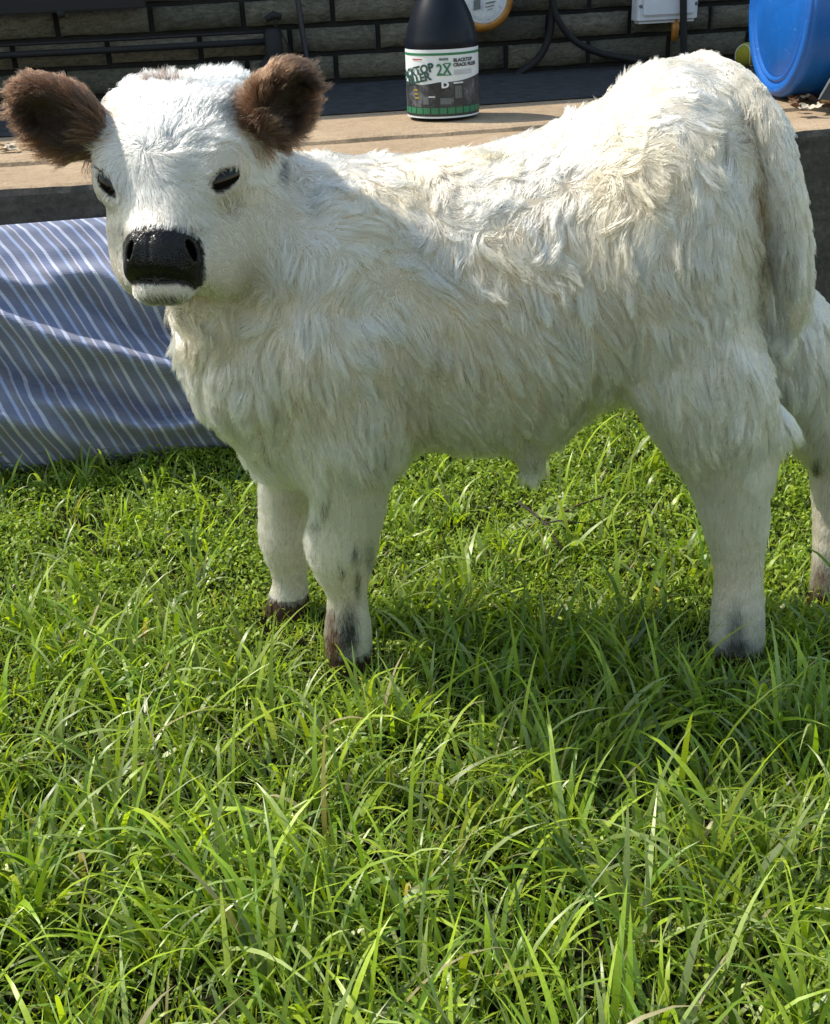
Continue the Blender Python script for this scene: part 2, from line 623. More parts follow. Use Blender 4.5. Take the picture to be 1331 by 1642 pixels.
for sx in (-0.09, 0.094):
    bm = bmesh.new()
    lathe(bm, [(0.0052, 0.0), (0.0052, -0.004), (0.003, -0.0055)], 12, 'Y')
    o = bm_obj('screw', bm, INKG, wbx, True, loc=(sx, -0.0195, 0.052))
    o.rotation_euler = (0, 0, math.pi / 2)
bm = bmesh.new()
tube(bm, [(0.035, 0.0, 0.01), (0.036, 0.0, -0.02), (0.036, 0.004, -0.055)], [0.012, 0.013, 0.010], 10)
bm_obj('cable_gland', bm, AMBER, wbx, True)

# blue drum lying on its side
DR = 0.205
k = Mat('blue_plastic')
v = k.coord()
n1 = k.noise(v, 9, 6, 0.7, 1.2)
n2 = k.noise(k.coord((1, 3, 9)), 14, 5, 0.75, 1.5)
c = k.ramp(n1, [(0.3, (0.004, 0.085, 0.36)), (0.7, (0.006, 0.115, 0.46))])
sc_ = k.ramp(n2, [(0.60, (0, 0, 0)), (0.72, (1, 1, 1))])
c = k.mix(0.0, c, (0.25, 0.5, 0.85))
mx = k.node('ShaderNodeMath', operation='MULTIPLY')
k.link(sc_, mx.inputs[0])
mx.inputs[1].default_value = 0.35
c2 = k.node('ShaderNodeMix', data_type='RGBA')
k.link(mx.outputs[0], c2.inputs[0])
k.link(c, c2.inputs[6])
c2.inputs[7].default_value = (0.22, 0.48, 0.85, 1)
k.set(c2.outputs[2], 0.42, spec=0.45)
k.bump(n1, 0.15, 0.004)
BLUE = k.m
dbase = on_terr(1236, 158)
drum = empty('plastic_drum', dbase)
tag(drum, 'blue plastic drum lying on its side on the terrace', 'drum')
DYAW = R(4)
bm = bmesh.new()
lathe(bm, [(DR - 0.004, 0.004), (DR + 0.002, 0.012), (DR + 0.003, 0.022), (DR, 0.034), (DR + 0.002, 0.06), (DR + 0.006, 0.2), (DR + 0.012, 0.27), (DR + 0.006, 0.34), (DR + 0.008, 0.5), (DR, 0.62), (DR - 0.02, 0.64)], 72, 'Y')
sh = bm_obj('shell', bm, BLUE, drum, True)
bm = bmesh.new()
lathe(bm, [(DR - 0.002, 0.012), (DR - 0.004, 0.0), (DR - 0.012, -0.005), (DR - 0.024, -0.003), (DR - 0.029, 0.003), (DR - 0.034, 0.004), (DR - 0.037, -0.002), (DR - 0.041, -0.002), (DR - 0.045, 0.004), (0.08, 0.007), (0.03, 0.006)], 72, 'Y')
ec = bm_obj('end_cap', bm, BLUE, drum, True)
for o in (sh, ec):
    o.location = (0, 0, DR + 0.006)
    o.rotation_euler = (0, 0, DYAW)

# blade leaning by the drum
IRON = plain('dark_iron', (0.03, 0.032, 0.035), 0.45, metal=0.3, var=0.4)
EDGE = plain('worn_steel', (0.35, 0.33, 0.30), 0.4, metal=0.6)
bp = on_terr(1332, 172)
bl = empty('scraper', bp, R(-8))
tag(bl, 'dark iron scraper blade with a worn bright edge leaning against the blue drum', 'scraper')
def plate(name, pts, th, mat, parent):
    V = [(x, -th / 2, z) for x, z in pts] + [(x, th / 2, z) for x, z in pts]
    n = len(pts)
    Fc = [tuple(range(n)), tuple(range(2 * n - 1, n - 1, -1))] + [(i + n, (i + 1) % n + n, (i + 1) % n, i) for i in range(n)]
    o = mesh_obj(name, V, Fc, mat, parent)
    return o
o1 = plate('blade', [(-0.022, 0.0), (0.12, -0.004), (0.14, 0.09), (0.03, 0.105), (-0.006, 0.062), (-0.03, 0.02)], 0.004, IRON, bl)
o2 = plate('edge', [(-0.0305, 0.018), (-0.027, 0.0185), (-0.0045, 0.059), (0.031, 0.103), (0.029, 0.108), (-0.008, 0.063)], 0.006, EDGE, bl)
bm = bmesh.new()
tube(bm, [(0.09, 0.0, 0.08), (0.16, 0.01, 0.16), (0.36, 0.03, 0.36)], [0.012, 0.014, 0.015], 10)
o3 = bm_obj('handle', bm, plain('grey_wood', (0.22, 0.18, 0.13), 0.8), bl, True)
for o in (o1, o2, o3):
    o.rotation_euler = (R(-14), 0, 0)

# ball
ballp = on_terr(1196, 108)
BALL = plain('felt_yellow', (0.30, 0.27, 0.02), 0.95, var=0.2, scale=300, bump=0.6)
ball = empty('ball', ballp)
tag(ball, 'small dull yellow ball on the shaded terrace beside the blue drum', 'ball')
bm = bmesh.new()
bmesh.ops.create_icosphere(bm, subdivisions=3, radius=0.036)
o = bm_obj('felt', bm, BALL, ball, True, loc=(0, 0, 0.036))
bm = bmesh.new()
sp_ = []
for i in range(49):
    t = 2 * math.pi * i / 48
    q = Vector((0.75 * math.cos(t) + 0.25 * math.cos(3 * t), 0.75 * math.sin(t) - 0.25 * math.sin(3 * t), 2 * math.sqrt(0.75 * 0.25) * math.sin(2 * t)))
    sp_.append(q.normalized() * 0.0358)
tube(bm, sp_, 0.0012, 6, caps=False)
bm_obj('seam', bm, WHITEP, ball, True, loc=(0, 0, 0.036))

# jug of filler with label
jb = on_terr(711, 186)
jug = empty('filler_jug', jb)
tag(jug, 'black plastic jug with white and green printed label on the terrace', 'jug')
JR = 0.5 * 113 / px_scale(jb)
k = Mat('black_jug_plastic')
v = k.coord()
k.set(k.ramp(k.noise(v, 12, 4), [(0.3, (0.006, 0.008, 0.013)), (0.7, (0.008, 0.011, 0.020))]), 0.36, spec=0.18)
JUGM = k.m
bm = bmesh.new()
lathe(bm, [(JR - 0.012, 0.0), (JR - 0.003, 0.004), (JR, 0.012), (JR, 0.165), (JR + 0.002, 0.172), (JR * 0.985, 0.182), (JR * 0.96, 0.195), (JR * 0.905, 0.213), (JR * 0.81, 0.235), (JR * 0.69, 0.256), (JR * 0.56, 0.276), (JR * 0.45, 0.293), (JR * 0.38, 0.305), (JR * 0.33, 0.315), (JR * 0.31, 0.345)], 56)
bm_obj('bottle', bm, JUGM, jug, True)
bm = bmesh.new()
lathe(bm, [(JR * 0.34, 0.336), (JR * 0.36, 0.339), (JR * 0.36, 0.375), (JR * 0.33, 0.38)], 32)
bm_obj('cap', bm, plain('green_cap', (0.02, 0.16, 0.06), 0.4), jug, True)
# label wraps the cylinder; angle 0 faces the camera
CA = math.atan2(-jb.y, -jb.x)
SLANT = 0.06                     # the label sits a touch skewed
def lab(u, h, out):              # u metres along the label from its centre, h metres up
    a = CA + u / JR
    return ((JR + out) * math.cos(a), (JR + out) * math.sin(a), h)
def lab_patch(name, u0_, u1_, h0, h1, mat, out, parent, n=16, top=None):
    V, Fc = [], []
    for i in range(n + 1):
        u = u0_ + (u1_ - u0_) * i / n
        hh = h1 if top is None else top((i / n))
        V += [lab(u, h0, out), lab(u, hh, out)]
    for i in range(n):
        Fc.append((2 * i, 2 * i + 2, 2 * i + 3, 2 * i + 1))
    return mesh_obj(name, V, Fc, mat, parent, True)
PAPER = plain('label_paper', (0.62, 0.66, 0.70), 0.5, var=0.05)
GREEN = plain('label_green', (0.02, 0.16, 0.075), 0.5, var=0.1)
TEAL = plain('label_teal', (0.012, 0.06, 0.055), 0.5, var=0.1)
INK = plain('label_ink', (0.02, 0.022, 0.025), 0.5)
k = Mat('label_photo')
v = k.coord()
k.set(k.mix(0.8, k.ramp(k.noise(v, 26, 3, 0.5, 1.0), [(0.3, (0.012, 0.013, 0.018)), (0.5, (0.03, 0.034, 0.042)), (0.7, (0.11, 0.12, 0.14))]),
            k.ramp(k.noise(v, 120, 4), [(0.35, (0.4, 0.4, 0.4)), (0.65, (1.5, 1.5, 1.5))]), 'MULTIPLY'), 0.5)
PHOTO = k.m
HW = math.pi * JR * 0.72
label = lab_patch('label', -HW, HW, 0.006, 0.160, PAPER, 0.0012, jug, 40)
label['label'] = 'printed label, white above and dark below'
lab_patch('green_stripe', -HW, HW, 0.147, 0.1525, GREEN, 0.0018, label, 40)
lab_patch('photo_panel', -HW, HW, 0.032, 0.085, PHOTO, 0.0018, label, 40,
          top=lambda t: 0.082 + 0.012 * min(1, max(0, (t - 0.36) / 0.12)) + 0.006 * math.sin(t * 9))
lab_patch('dark_band', -HW, HW, 0.010, 0.034, INK, 0.0016, label, 40)
for i in range(-9, 10):
    u = i * 0.020
    lab_patch('green_tile', u - 0.0085, u + 0.0085, 0.016, 0.030, GREEN, 0.0021, label, 3)
for u0_, u1_, h0, h1, mm in ((0.026, 0.050, 0.034, 0.082, INK), (-0.018, -0.006, 0.036, 0.086, INK), (0.026, 0.0505, 0.0835, 0.0865, PAPER),
                             (-0.034, -0.010, 0.054, 0.0565, PAPER), (-0.006, 0.02, 0.038, 0.052, INKG), (-0.048, -0.034, 0.038, 0.056, INKG), (0.030, 0.047, 0.05, 0.078, INKG)):
    lab_patch('print_block', u0_, u1_, h0, h1, mm, 0.0024, label, 6)
GOLD = plain('label_gold', (0.30, 0.2, 0.02), 0.5)
for i in range(3):
    lab_patch('gold_bar', -0.077 + i * 0.002, -0.064 + i * 0.002, 0.068 - i * 0.009, 0.072 - i * 0.009, GOLD, 0.0026, label, 3)
REDI = plain('label_red', (0.35, 0.04, 0.03), 0.5)
lab_patch('red_line', -0.078, -0.048, 0.1375, 0.1400, REDI, 0.0024, label, 5)

_fonts = {}
def text_mesh(txt, size, bold=0.0, shear=0.0):
    cu = bpy.data.curves.new('t', 'FONT')
    cu.body = txt
    cu.size = size
    cu.align_x = 'CENTER'
    cu.offset = bold
    cu.shear = shear
    cu.resolution_u = 3
    o = bpy.data.objects.new('t', cu)
    col.objects.link(o)
    dg = bpy.context.evaluated_depsgraph_get()
    me = bpy.data.meshes.new_from_object(o.evaluated_get(dg))
    bpy.data.objects.remove(o)
    bpy.data.curves.remove(cu)
    return me
def label_text(txt, u, h, size, mat, rot=0.0, bold=0.0, sx=1.0, out=0.0030, name='lettering', shear=0.0):
    me = text_mesh(txt, size, bold, shear)
    ca, sa = math.cos(rot), math.sin(rot)
    bm = bmesh.new()
    bm.from_mesh(me)
    bmesh.ops.triangulate(bm, faces=bm.faces[:])
    for _ in range(2):
        long_e = [e for e in bm.edges if e.calc_length() > 0.012]
        if long_e:
            bmesh.ops.subdivide_edges(bm, edges=long_e, cuts=1)
    for q in bm.verts:
        x, y = q.co.x * sx, q.co.y
        q.co = Vector(lab(u + x * ca - y * sa, h + x * sa + y * ca, out))
    bpy.data.meshes.remove(me)
    return bm_obj(name, bm, mat, label)
label_text('BLACKTOP', -0.082, 0.1005, 0.026, TEAL, rot=R(12), bold=0.0012)
label_text('FILLER', -0.062, 0.0870, 0.026, TEAL, rot=R(12), bold=0.0012)
label_text('2X', 0.004, 0.1035, 0.036, GREEN, bold=0.0008, sx=0.8)
lab_patch('numeral_serif', 0.005, 0.0195, 0.1025, 0.1045, GREEN, 0.003, label, 3)
lab_patch('numeral_serif', 0.005, 0.0195, 0.1285, 0.1305, GREEN, 0.003, label, 3)
label_text('MAKES', 0.004, 0.1365, 0.007, TEAL, bold=0.0003)
label_text('BLACKTOP', 0.053, 0.1320, 0.0105, INK, bold=0.0005)
label_text('CRACK FILLER', 0.060, 0.1215, 0.0105, INK, bold=0.0005)
lab_patch('grey_text_block', 0.028, 0.078, 0.103, 0.114, plain('label_grey', (0.42, 0.45, 0.5), 0.5), 0.0022, label, 6)
label_text('D', 0.006, 0.0755, 0.019, PAPER, bold=0.001, sx=1.25)

# dry leaves
def leaf_mesh(seed, L_, W_, curl):
    g = np.random.default_rng(seed)
    n = 6
    V, Fc = [], []
    for i in range(n + 1):
        t = i / n
        w = W_ * math.sin(math.pi * min(0.98, t * 0.94 + 0.04)) ** 0.8 * (1 + 0.25 * g.normal() * (0 < i < n))
        a = curl * (t - 0.4)
        cx, cz = L_ * (t - 0.5) * math.cos(a * 0.4), L_ * 0.22 * (1 - math.cos(a)) + 0.004
        for sgn in (-1, 0, 1):
            V.append((cx, sgn * w * 0.5, cz + abs(sgn) * w * (0.25 + 0.1 * g.normal()) + 0.001))
    for i in range(n):
        for q in range(2):
            b = i * 3 + q
            Fc.append((b, b + 1, b + 4, b + 3))
    me = bpy.data.meshes.new('dry_leaf')
    me.from_pydata(V, [], Fc)
    me.polygons.foreach_set('use_smooth', [True] * len(Fc))
    return me
LEAFM = []
for nm, c_ in (('brown_leaf', (0.115, 0.052, 0.024)), ('tan_leaf', (0.30, 0.20, 0.11)), ('dark_leaf', (0.05, 0.026, 0.016)), ('pale_leaf', (0.46, 0.39, 0.30))):
    LEAFM.append(plain(nm, c_, 0.75, var=0.35, scale=60))
lm = []
for i in range(6):
    me = leaf_mesh(50 + i, random.uniform(0.035, 0.06), random.uniform(0.02, 0.032), random.uniform(1.0, 2.2))
    me.materials.append(LEAFM[(0, 1, 0, 2, 3, 0)[i]])
    lm.append(me)
def leaf_at(px, py, mi, label_, group):
    p = on_terr(px, py)
    o = bpy.data.objects.new('dry_leaf', lm[mi])
    o.location = p + Vector((0, 0, 0.001))
    o.rotation_euler = (random.uniform(-0.35, 0.35), random.uniform(-0.35, 0.35), random.uniform(0, 6.28))
    col.objects.link(o)
    tag(o, label_, 'leaf', group)
names = {0: 'brown', 1: 'tan', 2: 'brown', 3: 'dark', 4: 'pale', 5: 'brown'}
for i in range(26):
    mi = random.choice((0, 1, 2, 3, 5, 0, 4))
    leaf_at(random.uniform(1258, 1345), random.uniform(153, 178), mi,
            f'curled {names[mi]} dry leaf in the litter at the foot of the blue drum', f'{names[mi]} dry leaves at the foot of the drum')
for i in range(5):
    leaf_at(random.uniform(-8, 45), random.uniform(236, 243), 4, 'pale dry leaf scrap on the sunlit terrace behind the calf brown ear', 'pale leaf scraps on the terrace')

# ------------------------------------------------------------------ striped cushion
k = Mat('striped_ticking')
uv = k.node('ShaderNodeTexCoord')
sep = k.node('ShaderNodeSeparateXYZ')
k.link(uv.outputs['UV'], sep.inputs[0])
def math_(op, a, b=None):
    x = k.node('ShaderNodeMath', operation=op)
    for s_, vv_ in zip(x.inputs, (a, b)):
        if vv_ is None:
            continue
        if isinstance(vv_, (int, float)):
            s_.default_value = vv_
        else:
            k.link(vv_, s_)
    return x.outputs[0]
wob = k.noise(k.coord((1, 1, 1)), 5, 2)
u_ = math_('ADD', math_('ADD', sep.outputs[0], math_('MULTIPLY', sep.outputs[1], 0.50)), math_('MULTIPLY', wob, 0.022))
fr = math_('FRACT', math_('MULTIPLY', u_, 16.0))
stops = [(0.0, (0.47, 0.49, 0.60)), (0.10, (0.47, 0.49, 0.60)), (0.115, (0.165, 0.18, 0.26)), (0.40, (0.165, 0.18, 0.26)), (0.415, (0.32, 0.385, 0.58)), (0.50, (0.32, 0.385, 0.58)),
         (0.515, (0.18, 0.185, 0.245)), (0.70, (0.18, 0.185, 0.245)), (0.715, (0.44, 0.44, 0.54)), (0.76, (0.44, 0.44, 0.54)), (0.775, (0.155, 0.18, 0.29)), (0.985, (0.155, 0.18, 0.29))]
c = k.ramp(fr, stops)
weave = k.node('ShaderNodeTexWave', wave_type='BANDS', bands_direction='Y')
weave.inputs['Scale'].default_value = 90
weave.inputs['Distortion'].default_value = 3
k.link(uv.outputs['UV'], weave.inputs['Vector'])
c = k.mix(0.35, c, k.ramp(weave.outputs['Fac'], [(0.2, (0.7, 0.7, 0.7)), (0.7, (1.1, 1.1, 1.1))]), 'MULTIPLY')
c = k.mix(0.5, c, k.ramp(k.noise(k.coord(), 35, 4), [(0.3, (0.75, 0.75, 0.75)), (0.7, (1.1, 1.1, 1.1))]), 'MULTIPLY')
k.set(c, 0.85, spec=0.2)
k.b.inputs['Sheen Weight'].default_value = 0.15
k.bump(weave.outputs['Fac'], 0.25, 0.001)
TICK = k.m
CS0, CS1 = -1.32, -0.16
NU, NV = 110, 90
cs, cvv = np.meshgrid(np.linspace(0, 1, NU + 1), np.linspace(0, 1, NV + 1), indexing='ij')
def cushion():
    # profile around the pillow: v 0 = bottom front, .62 = top ridge, 1 = bottom back
    pv = np.array([0.0, 0.04, 0.12, 0.25, 0.40, 0.54, 0.62, 0.67, 0.74, 0.86, 1.0])
    pt = np.array([-0.19, -0.225, -0.240, -0.225, -0.180, -0.110, -0.062, -0.03, -0.012, -0.02, -0.04])
    pz = np.array([0.000, 0.030, 0.105, 0.225, 0.340, 0.425, 0.456, 0.462, 0.43, 0.24, 0.0])
    t = np.interp(cvv, pv, pt)
    z = np.interp(cvv, pv, pz)
    s = CS0 + (CS1 - CS0) * cs
    e = np.minimum(cs, 1 - cs) * (CS1 - CS0)
    pinch = np.clip(e / 0.14, 0, 1) ** 0.5
    t = -0.075 + (t + 0.075) * pinch
    z = 0.22 + (z - 0.22) * (0.72 + 0.28 * pinch)
    P = np.stack([s.ravel(), t.ravel(), z.ravel()], 1)
    # folds: soft ridges falling towards the right
    A = P[:, 0]; B = P[:, 2]
    wob = wave_noise(np.stack([A, B, B * 0], 1), 0.5, 5, 2)[:, 0] * 0.03
    d = np.zeros(len(P))
    for (x0, zz0, x1, zz1, wdt, amp) in ((-0.95, 0.33, -0.36, 0.17, 0.020, 0.030), (-0.95, 0.255, -0.42, 0.10, 0.014, -0.018), (-0.72, 0.39, -0.30, 0.245, 0.016, 0.024),
                                         (-0.70, 0.35, -0.40, 0.23, 0.014, -0.016), (-0.8, 0.16, -0.3, 0.02, 0.022, 0.026), (-1.0, 0.42, -0.6, 0.33, 0.018, 0.016), (-1.1, 0.2, -0.7, 0.06, 0.03, 0.03)):
        ex, ez = x1 - x0, zz1 - zz0
        l = math.hypot(ex, ez)
        q = ((A - x0) * ex + (B - zz0) * ez) / l ** 2
        w = np.abs((A - x0) * -ez + (B - zz0) * ex) / l + 0
        w = ((A - x0) * -ez + (B - zz0) * ex) / l + wob
        fade = np.clip(np.minimum(q + 0.15, 1.15 - q) / 0.35, 0, 1)
        d += 2.1 * amp * fade * np.exp(-(w / wdt) ** 2)
    d += wave_noise(np.stack([A * 0.8, B * 1.7 + A * 0.5, A * 0], 1), 0.28, 8, 3)[:, 0] * 0.012
    vv_ = cvv.ravel()
    front = np.clip((0.66 - vv_) / 0.1, 0, 1) * np.clip(vv_ / 0.08, 0, 1)
    P[:, 1] -= d * front
    P[:, 2] += d * front * 0.5
    return P
P = cushion()
q = []
for i in range(NU):
    for j in range(NV):
        a = i * (NV + 1) + j
        q.append((a, a + NV + 1, a + NV + 2, a + 1))
    a = i * (NV + 1)
    q.append((a + NV, a + 2 * NV + 1, a + NV + 1, a))
CUS = empty('striped_cushion', T0, YAW)
tag(CUS, 'large blue and grey striped cushion slumped on the grass against the terrace', 'cushion')
co = big_mesh('cover', P, None, TICK, smooth=True, parent=CUS, quads=q)
uvl = co.data.uv_layers.new(name='UVMap')
vi = np.empty(len(co.data.loops), np.int32)
co.data.loops.foreach_get('vertex_index', vi)
UV = np.stack([cs.ravel() * (CS1 - CS0), cvv.ravel() * 0.78], 1)
uvl.data.foreach_set('uv', UV[vi].astype(np.float32).ravel())
for e_ in (0, NU):
    bm = bmesh.new()
    tube(bm, [P[e_ * (NV + 1) + j] for j in range(0, NV + 1, 3)], 0.005, 8)
    bm_obj('piping', bm, TICK, CUS, True)

# ------------------------------------------------------------------ calf: one implicit surface
def wp(px, py, Y):
    return np.array(at_y(px, py, Y), np.float32)
def node(px, py, Y, rpx):
    p = wp(px, py, Y)
    return p, rpx / px_scale(Vector(p.tolist()))

def smin(a, b, k_):
    h = np.clip(0.5 + 0.5 * (b - a) / k_, 0, 1)
    return b + (a - b) * h - k_ * h * (1 - h)
def smax(a, b, k_):
    return -smin(-a, -b, k_)

def chain_sdf(nodes, kk=0.004):
    """nodes: list of (px,py,Y,rpx) -> function of points"""
    if len(nodes) > 3:      # round the chain so joints do not read as beads
        A = np.array(nodes, float)
        A = np.vstack([2 * A[0] - A[1], A, 2 * A[-1] - A[-2]])
        A[:, 3] = np.maximum(A[:, 3], 4)
        out = []
        for i in range(1, len(A) - 2):
            a, b, c, d = A[i - 1], A[i], A[i + 1], A[i + 2]
            for t in (0, .34, .67):
                out.append(.5 * (2 * b + (c - a) * t + (2 * a - 5 * b + 4 * c - d) * t * t + (3 * b - a - 3 * c + d) * t ** 3))
        out.append(A[-2])
        nodes = [tuple(o) for o in out]
        kk = min(kk, .004)
    N = [node(*n) for n in nodes]
    def f(P):
        d = None
        for (a, ra), (b, rb) in zip(N[:-1], N[1:]):
            ba = b - a
            t = np.clip(((P - a) @ ba) / (ba @ ba), 0, 1)
            q = np.linalg.norm(P - a - t[:, None] * ba, axis=1) - (ra + (rb - ra) * t)
            d = q if d is None else smin(d, q, kk)
        return d
    lo = np.min([p - r for p, r in N], 0)
    hi = np.max([p + r for p, r in N], 0)
    return f, lo, hi

YC = 1.50
# stations of the trunk: px, top py, bottom py, half width in metres, centre offset in Y
TR = [(335, 470, 575, .035, -.02), (362, 400, 640, .076, -.015), (398, 320, 700, .100, -.01), (438, 272, 738, .114, 0), (500, 258, 742, .128, 0), (580, 258, 722, .134, 0), (660, 252, 706, .140, 0),
      (740, 244, 708, .148, 0), (820, 226, 708, .152, 0), (900, 196, 680, .150, 0), (965, 160, 638, .146, 0), (1015, 112, 605, .142, 0), (1060, 92, 585, .138, 0), (1110, 98, 570, .130, 0),
      (1155, 128, 535, .112, 0), (1190, 185, 490, .082, 0), (1215, 265, 420, .045, 0)]
trX, trZ, trH, trW, trO = [], [], [], [], []
for (x, a, b, w, oy) in TR:
    A, B = wp(x, a, YC), wp(x, b, YC)
    trX.append((A[0] + B[0]) / 2)
    trZ.append((A[2] + B[2]) / 2)
    trH.append(abs(A[2] - B[2]) / 2)
    trW.append(w)
    trO.append(oy)
_fx = np.linspace(trX[0], trX[-1], 400)
def _sm(vals):
    y = np.interp(_fx, trX, vals)
    kk = np.hanning(31); kk /= kk.sum()
    yp = np.concatenate([2 * y[0] - y[15:0:-1], y, 2 * y[-1] - y[-2:-17:-1]])
    return np.convolve(yp, kk, 'valid')
_fz, _fh, _fw, _fo = _sm(trZ), np.maximum(_sm(trH), 0.02), np.maximum(_sm(trW), 0.02), _sm(trO)
def trunk(P):
    x = np.clip(P[:, 0], _fx[0], _fx[-1])
    zc, h, w, o_ = (np.interp(x, _fx, q) for q in (_fz, _fh, _fw, _fo))
    dx = P[:, 0] - x
    a = (P[:, 1] - YC - o_) / w
    b = (P[:, 2] - zc) / h
    a2, b2 = a / w, b / h
    k0 = np.sqrt(a * a + b * b) + 1e-6
    k1 = np.sqrt(a2 * a2 + b2 * b2) + 1e-6
    d = k0 * (k0 - 1) / k1
    return np.where(np.abs(dx) > 0, np.sqrt(np.maximum(d + .025, 0) ** 2 + dx * dx) - .025, d)
PARTS = {}
lo_t = np.array([_fx[0] - .06, YC - .2, 0.2]); hi_t = np.array([_fx[-1] + .06, YC + .2, .86])
PARTS['trunk'] = (trunk, lo_t, hi_t)
PARTS['neck'] = chain_sdf([(510, 430, 1.50, 140), (425, 385, 1.46, 118), (350, 325, 1.42, 94), (304, 265, 1.405, 84)], 0.03)
PARTS['brisket'] = chain_sdf([(336, 490, 1.43, 54), (394, 605, 1.45, 78), (452, 695, 1.47, 64)], 0.03)
PARTS['shoulder'] = chain_sdf([(560, 420, 1.425, 95), (545, 560, 1.405, 92), (565, 680, 1.405, 72)], 0.03)
PARTS['front_near'] = chain_sdf([(568, 640, 1.405, 76), (562, 740, 1.41, 66), (556, 820, 1.42, 55), (547, 880, 1.43, 54), (556, 950, 1.436, 31), (558, 1012, 1.437, 36), (560, 1058, 1.434, 34)])
PARTS['front_far'] = chain_sdf([(490, 620, 1.555, 70), (468, 720, 1.57, 50), (456, 800, 1.585, 38), (457, 862, 1.594, 40), (465, 925, 1.596, 26), (463, 968, 1.598, 33), (460, 1000, 1.594, 33)])
PARTS['thigh_near'] = chain_sdf([(1080, 300, 1.435, 112), (1082, 440, 1.415, 112), (1105, 560, 1.405, 98), (1135, 640, 1.40, 86)], 0.03)
PARTS['hind_near'] = chain_sdf([(1120, 600, 1.402, 92), (1150, 690, 1.405, 78), (1168, 760, 1.408, 62), (1180, 840, 1.41, 48), (1184, 915, 1.412, 36), (1183, 985, 1.412, 40), (1180, 1050, 1.410, 43)])
PARTS['hock_near'] = chain_sdf([(1165, 640, 1.405, 52), (1232, 684, 1.412, 29), (1208, 745, 1.412, 32)], 0.015)
PARTS['thigh_far'] = chain_sdf([(1130, 350, 1.56, 108), (1180, 480, 1.57, 86), (1245, 580, 1.575, 78)], 0.03)
PARTS['hind_far'] = chain_sdf([(1235, 540, 1.575, 88), (1300, 640, 1.58, 72), (1348, 722, 1.575, 56), (1348, 790, 1.565, 43), (1338, 870, 1.555, 32), (1331, 930, 1.548, 28), (1324, 972, 1.544, 30)])
PARTS['tail'] = chain_sdf([(1128, 118, 1.50, 32), (1182, 146, 1.465, 33), (1228, 212, 1.43, 34), (1254, 305, 1.41, 33), (1266, 400, 1.405, 31), (1272, 480, 1.405, 22), (1272, 525, 1.405, 10)], 0.02)
PARTS['sheath'] = chain_sdf([(866, 660, 1.47, 46), (848, 718, 1.47, 24), (842, 742, 1.47, 10)], 0.02)

# head in its own frame
HP = wp(268, 126, 1.405)      # poll, on the face surface
HM = wp(236, 403, 1.288)      # muzzle tip
ha = HM - HP
HL = float(np.linalg.norm(ha))
ha /= HL
hl = np.array([0.955, -0.295, -0.075]); hl -= ha * (hl @ ha); hl /= np.linalg.norm(hl)
hn = np.cross(ha, hl)
if hn[1] > 0:
    hn = -hn
#         t    half width, half depth, face offset, lateral shift
HS = [(-.06, .086, .038, -.036, 0), (-.03, .091, .050, -.022, 0), (.03, .093, .066, -.006, 0), (.14, .093, .080, .002, 0), (.32, .092, .088, .002, 0), (.50, .090, .090, -.003, 0),
      (.62, .077, .084, -.007, 0), (.74, .060, .074, -.006, 0), (.85, .047, .062, -.002, 0), (.96, .0455, .053, -.003, 0), (1.04, .044, .044, -.008, 0), (1.085, .041, .034, -.015, 0), (1.10, .036, .022, -.026, 0)]
_ht = np.linspace(HS[0][0], HS[-1][0], 300)
def _smh(idx):
    y = np.interp(_ht, [s[0] for s in HS], [s[idx] for s in HS])
    kk = np.hanning(23); kk /= kk.sum()
    yp = np.concatenate([2 * y[0] - y[11:0:-1], y, 2 * y[-1] - y[-2:-13:-1]])
    return np.convolve(yp, kk, 'valid')
_hw, _hd, _ho = np.maximum(_smh(1), .008), np.maximum(_smh(2), .008), _smh(3)
def head_local(P):
    D = P - HP
    return D @ ha / HL, D @ hl, D @ hn
def head(P):
    t, l, n = head_local(P)
    tc = np.clip(t, _ht[0], _ht[-1])
    w, d, o_ = (np.interp(tc, _ht, q) for q in (_hw, _hd, _ho))
    n = n - (o_ - d)
    e = np.interp(tc, [.2, .75], [3.4, 2.35])
    a, b = np.abs(l / w) + 1e-6, np.abs(n / d) + 1e-6
    k0 = (a ** e + b ** e) ** (1 / e)
    g = (k0 ** (1 - e)) * np.sqrt((a ** (e - 1) / w) ** 2 + (b ** (e - 1) / d) ** 2)
    q = (k0 - 1) / np.maximum(g, 1e-4)
    dx = (t - tc) * HL
    return np.where(np.abs(dx) > 0, np.sqrt(np.maximum(q + .022, 0) ** 2 + dx * dx) - .022, q)
def hpt(t, l, n):
    return HP + ha * (t * HL) + hl * l + hn * n
def ellip(c, axes, radii):
    c = np.array(c); A = np.array(axes); r = np.array(radii)
    def f(P):
        q = (P - c) @ A.T
        k0 = np.linalg.norm(q / r, axis=1) + 1e-6
        k1 = np.linalg.norm(q / (r * r), axis=1) + 1e-6
        return k0 * (k0 - 1) / k1
    m_ = max(radii)
    return f, c - m_, c + m_
c0 = HP + ha * (HL * .5)
PARTS['head'] = (head, c0 - .24, c0 + .24)
PARTS['cheek_a'] = ellip(hpt(.70, .050, -.090), [ha, hl, hn], [.078, .040, .050])
PARTS['cheek_b'] = ellip(hpt(.70, -.050, -.090), [ha, hl, hn], [.078, .040, .050])
PARTS['brow_a'] = ellip(hpt(.47, .066, -.026), [ha, hl, hn], [.036, .024, .022])
PARTS['brow_b'] = ellip(hpt(.47, -.066, -.026), [ha, hl, hn], [.036, .024, .022])
PARTS['chin'] = ellip(hpt(.97, 0.0, -.066), [ha, hl, hn], [.028, .034, .020])

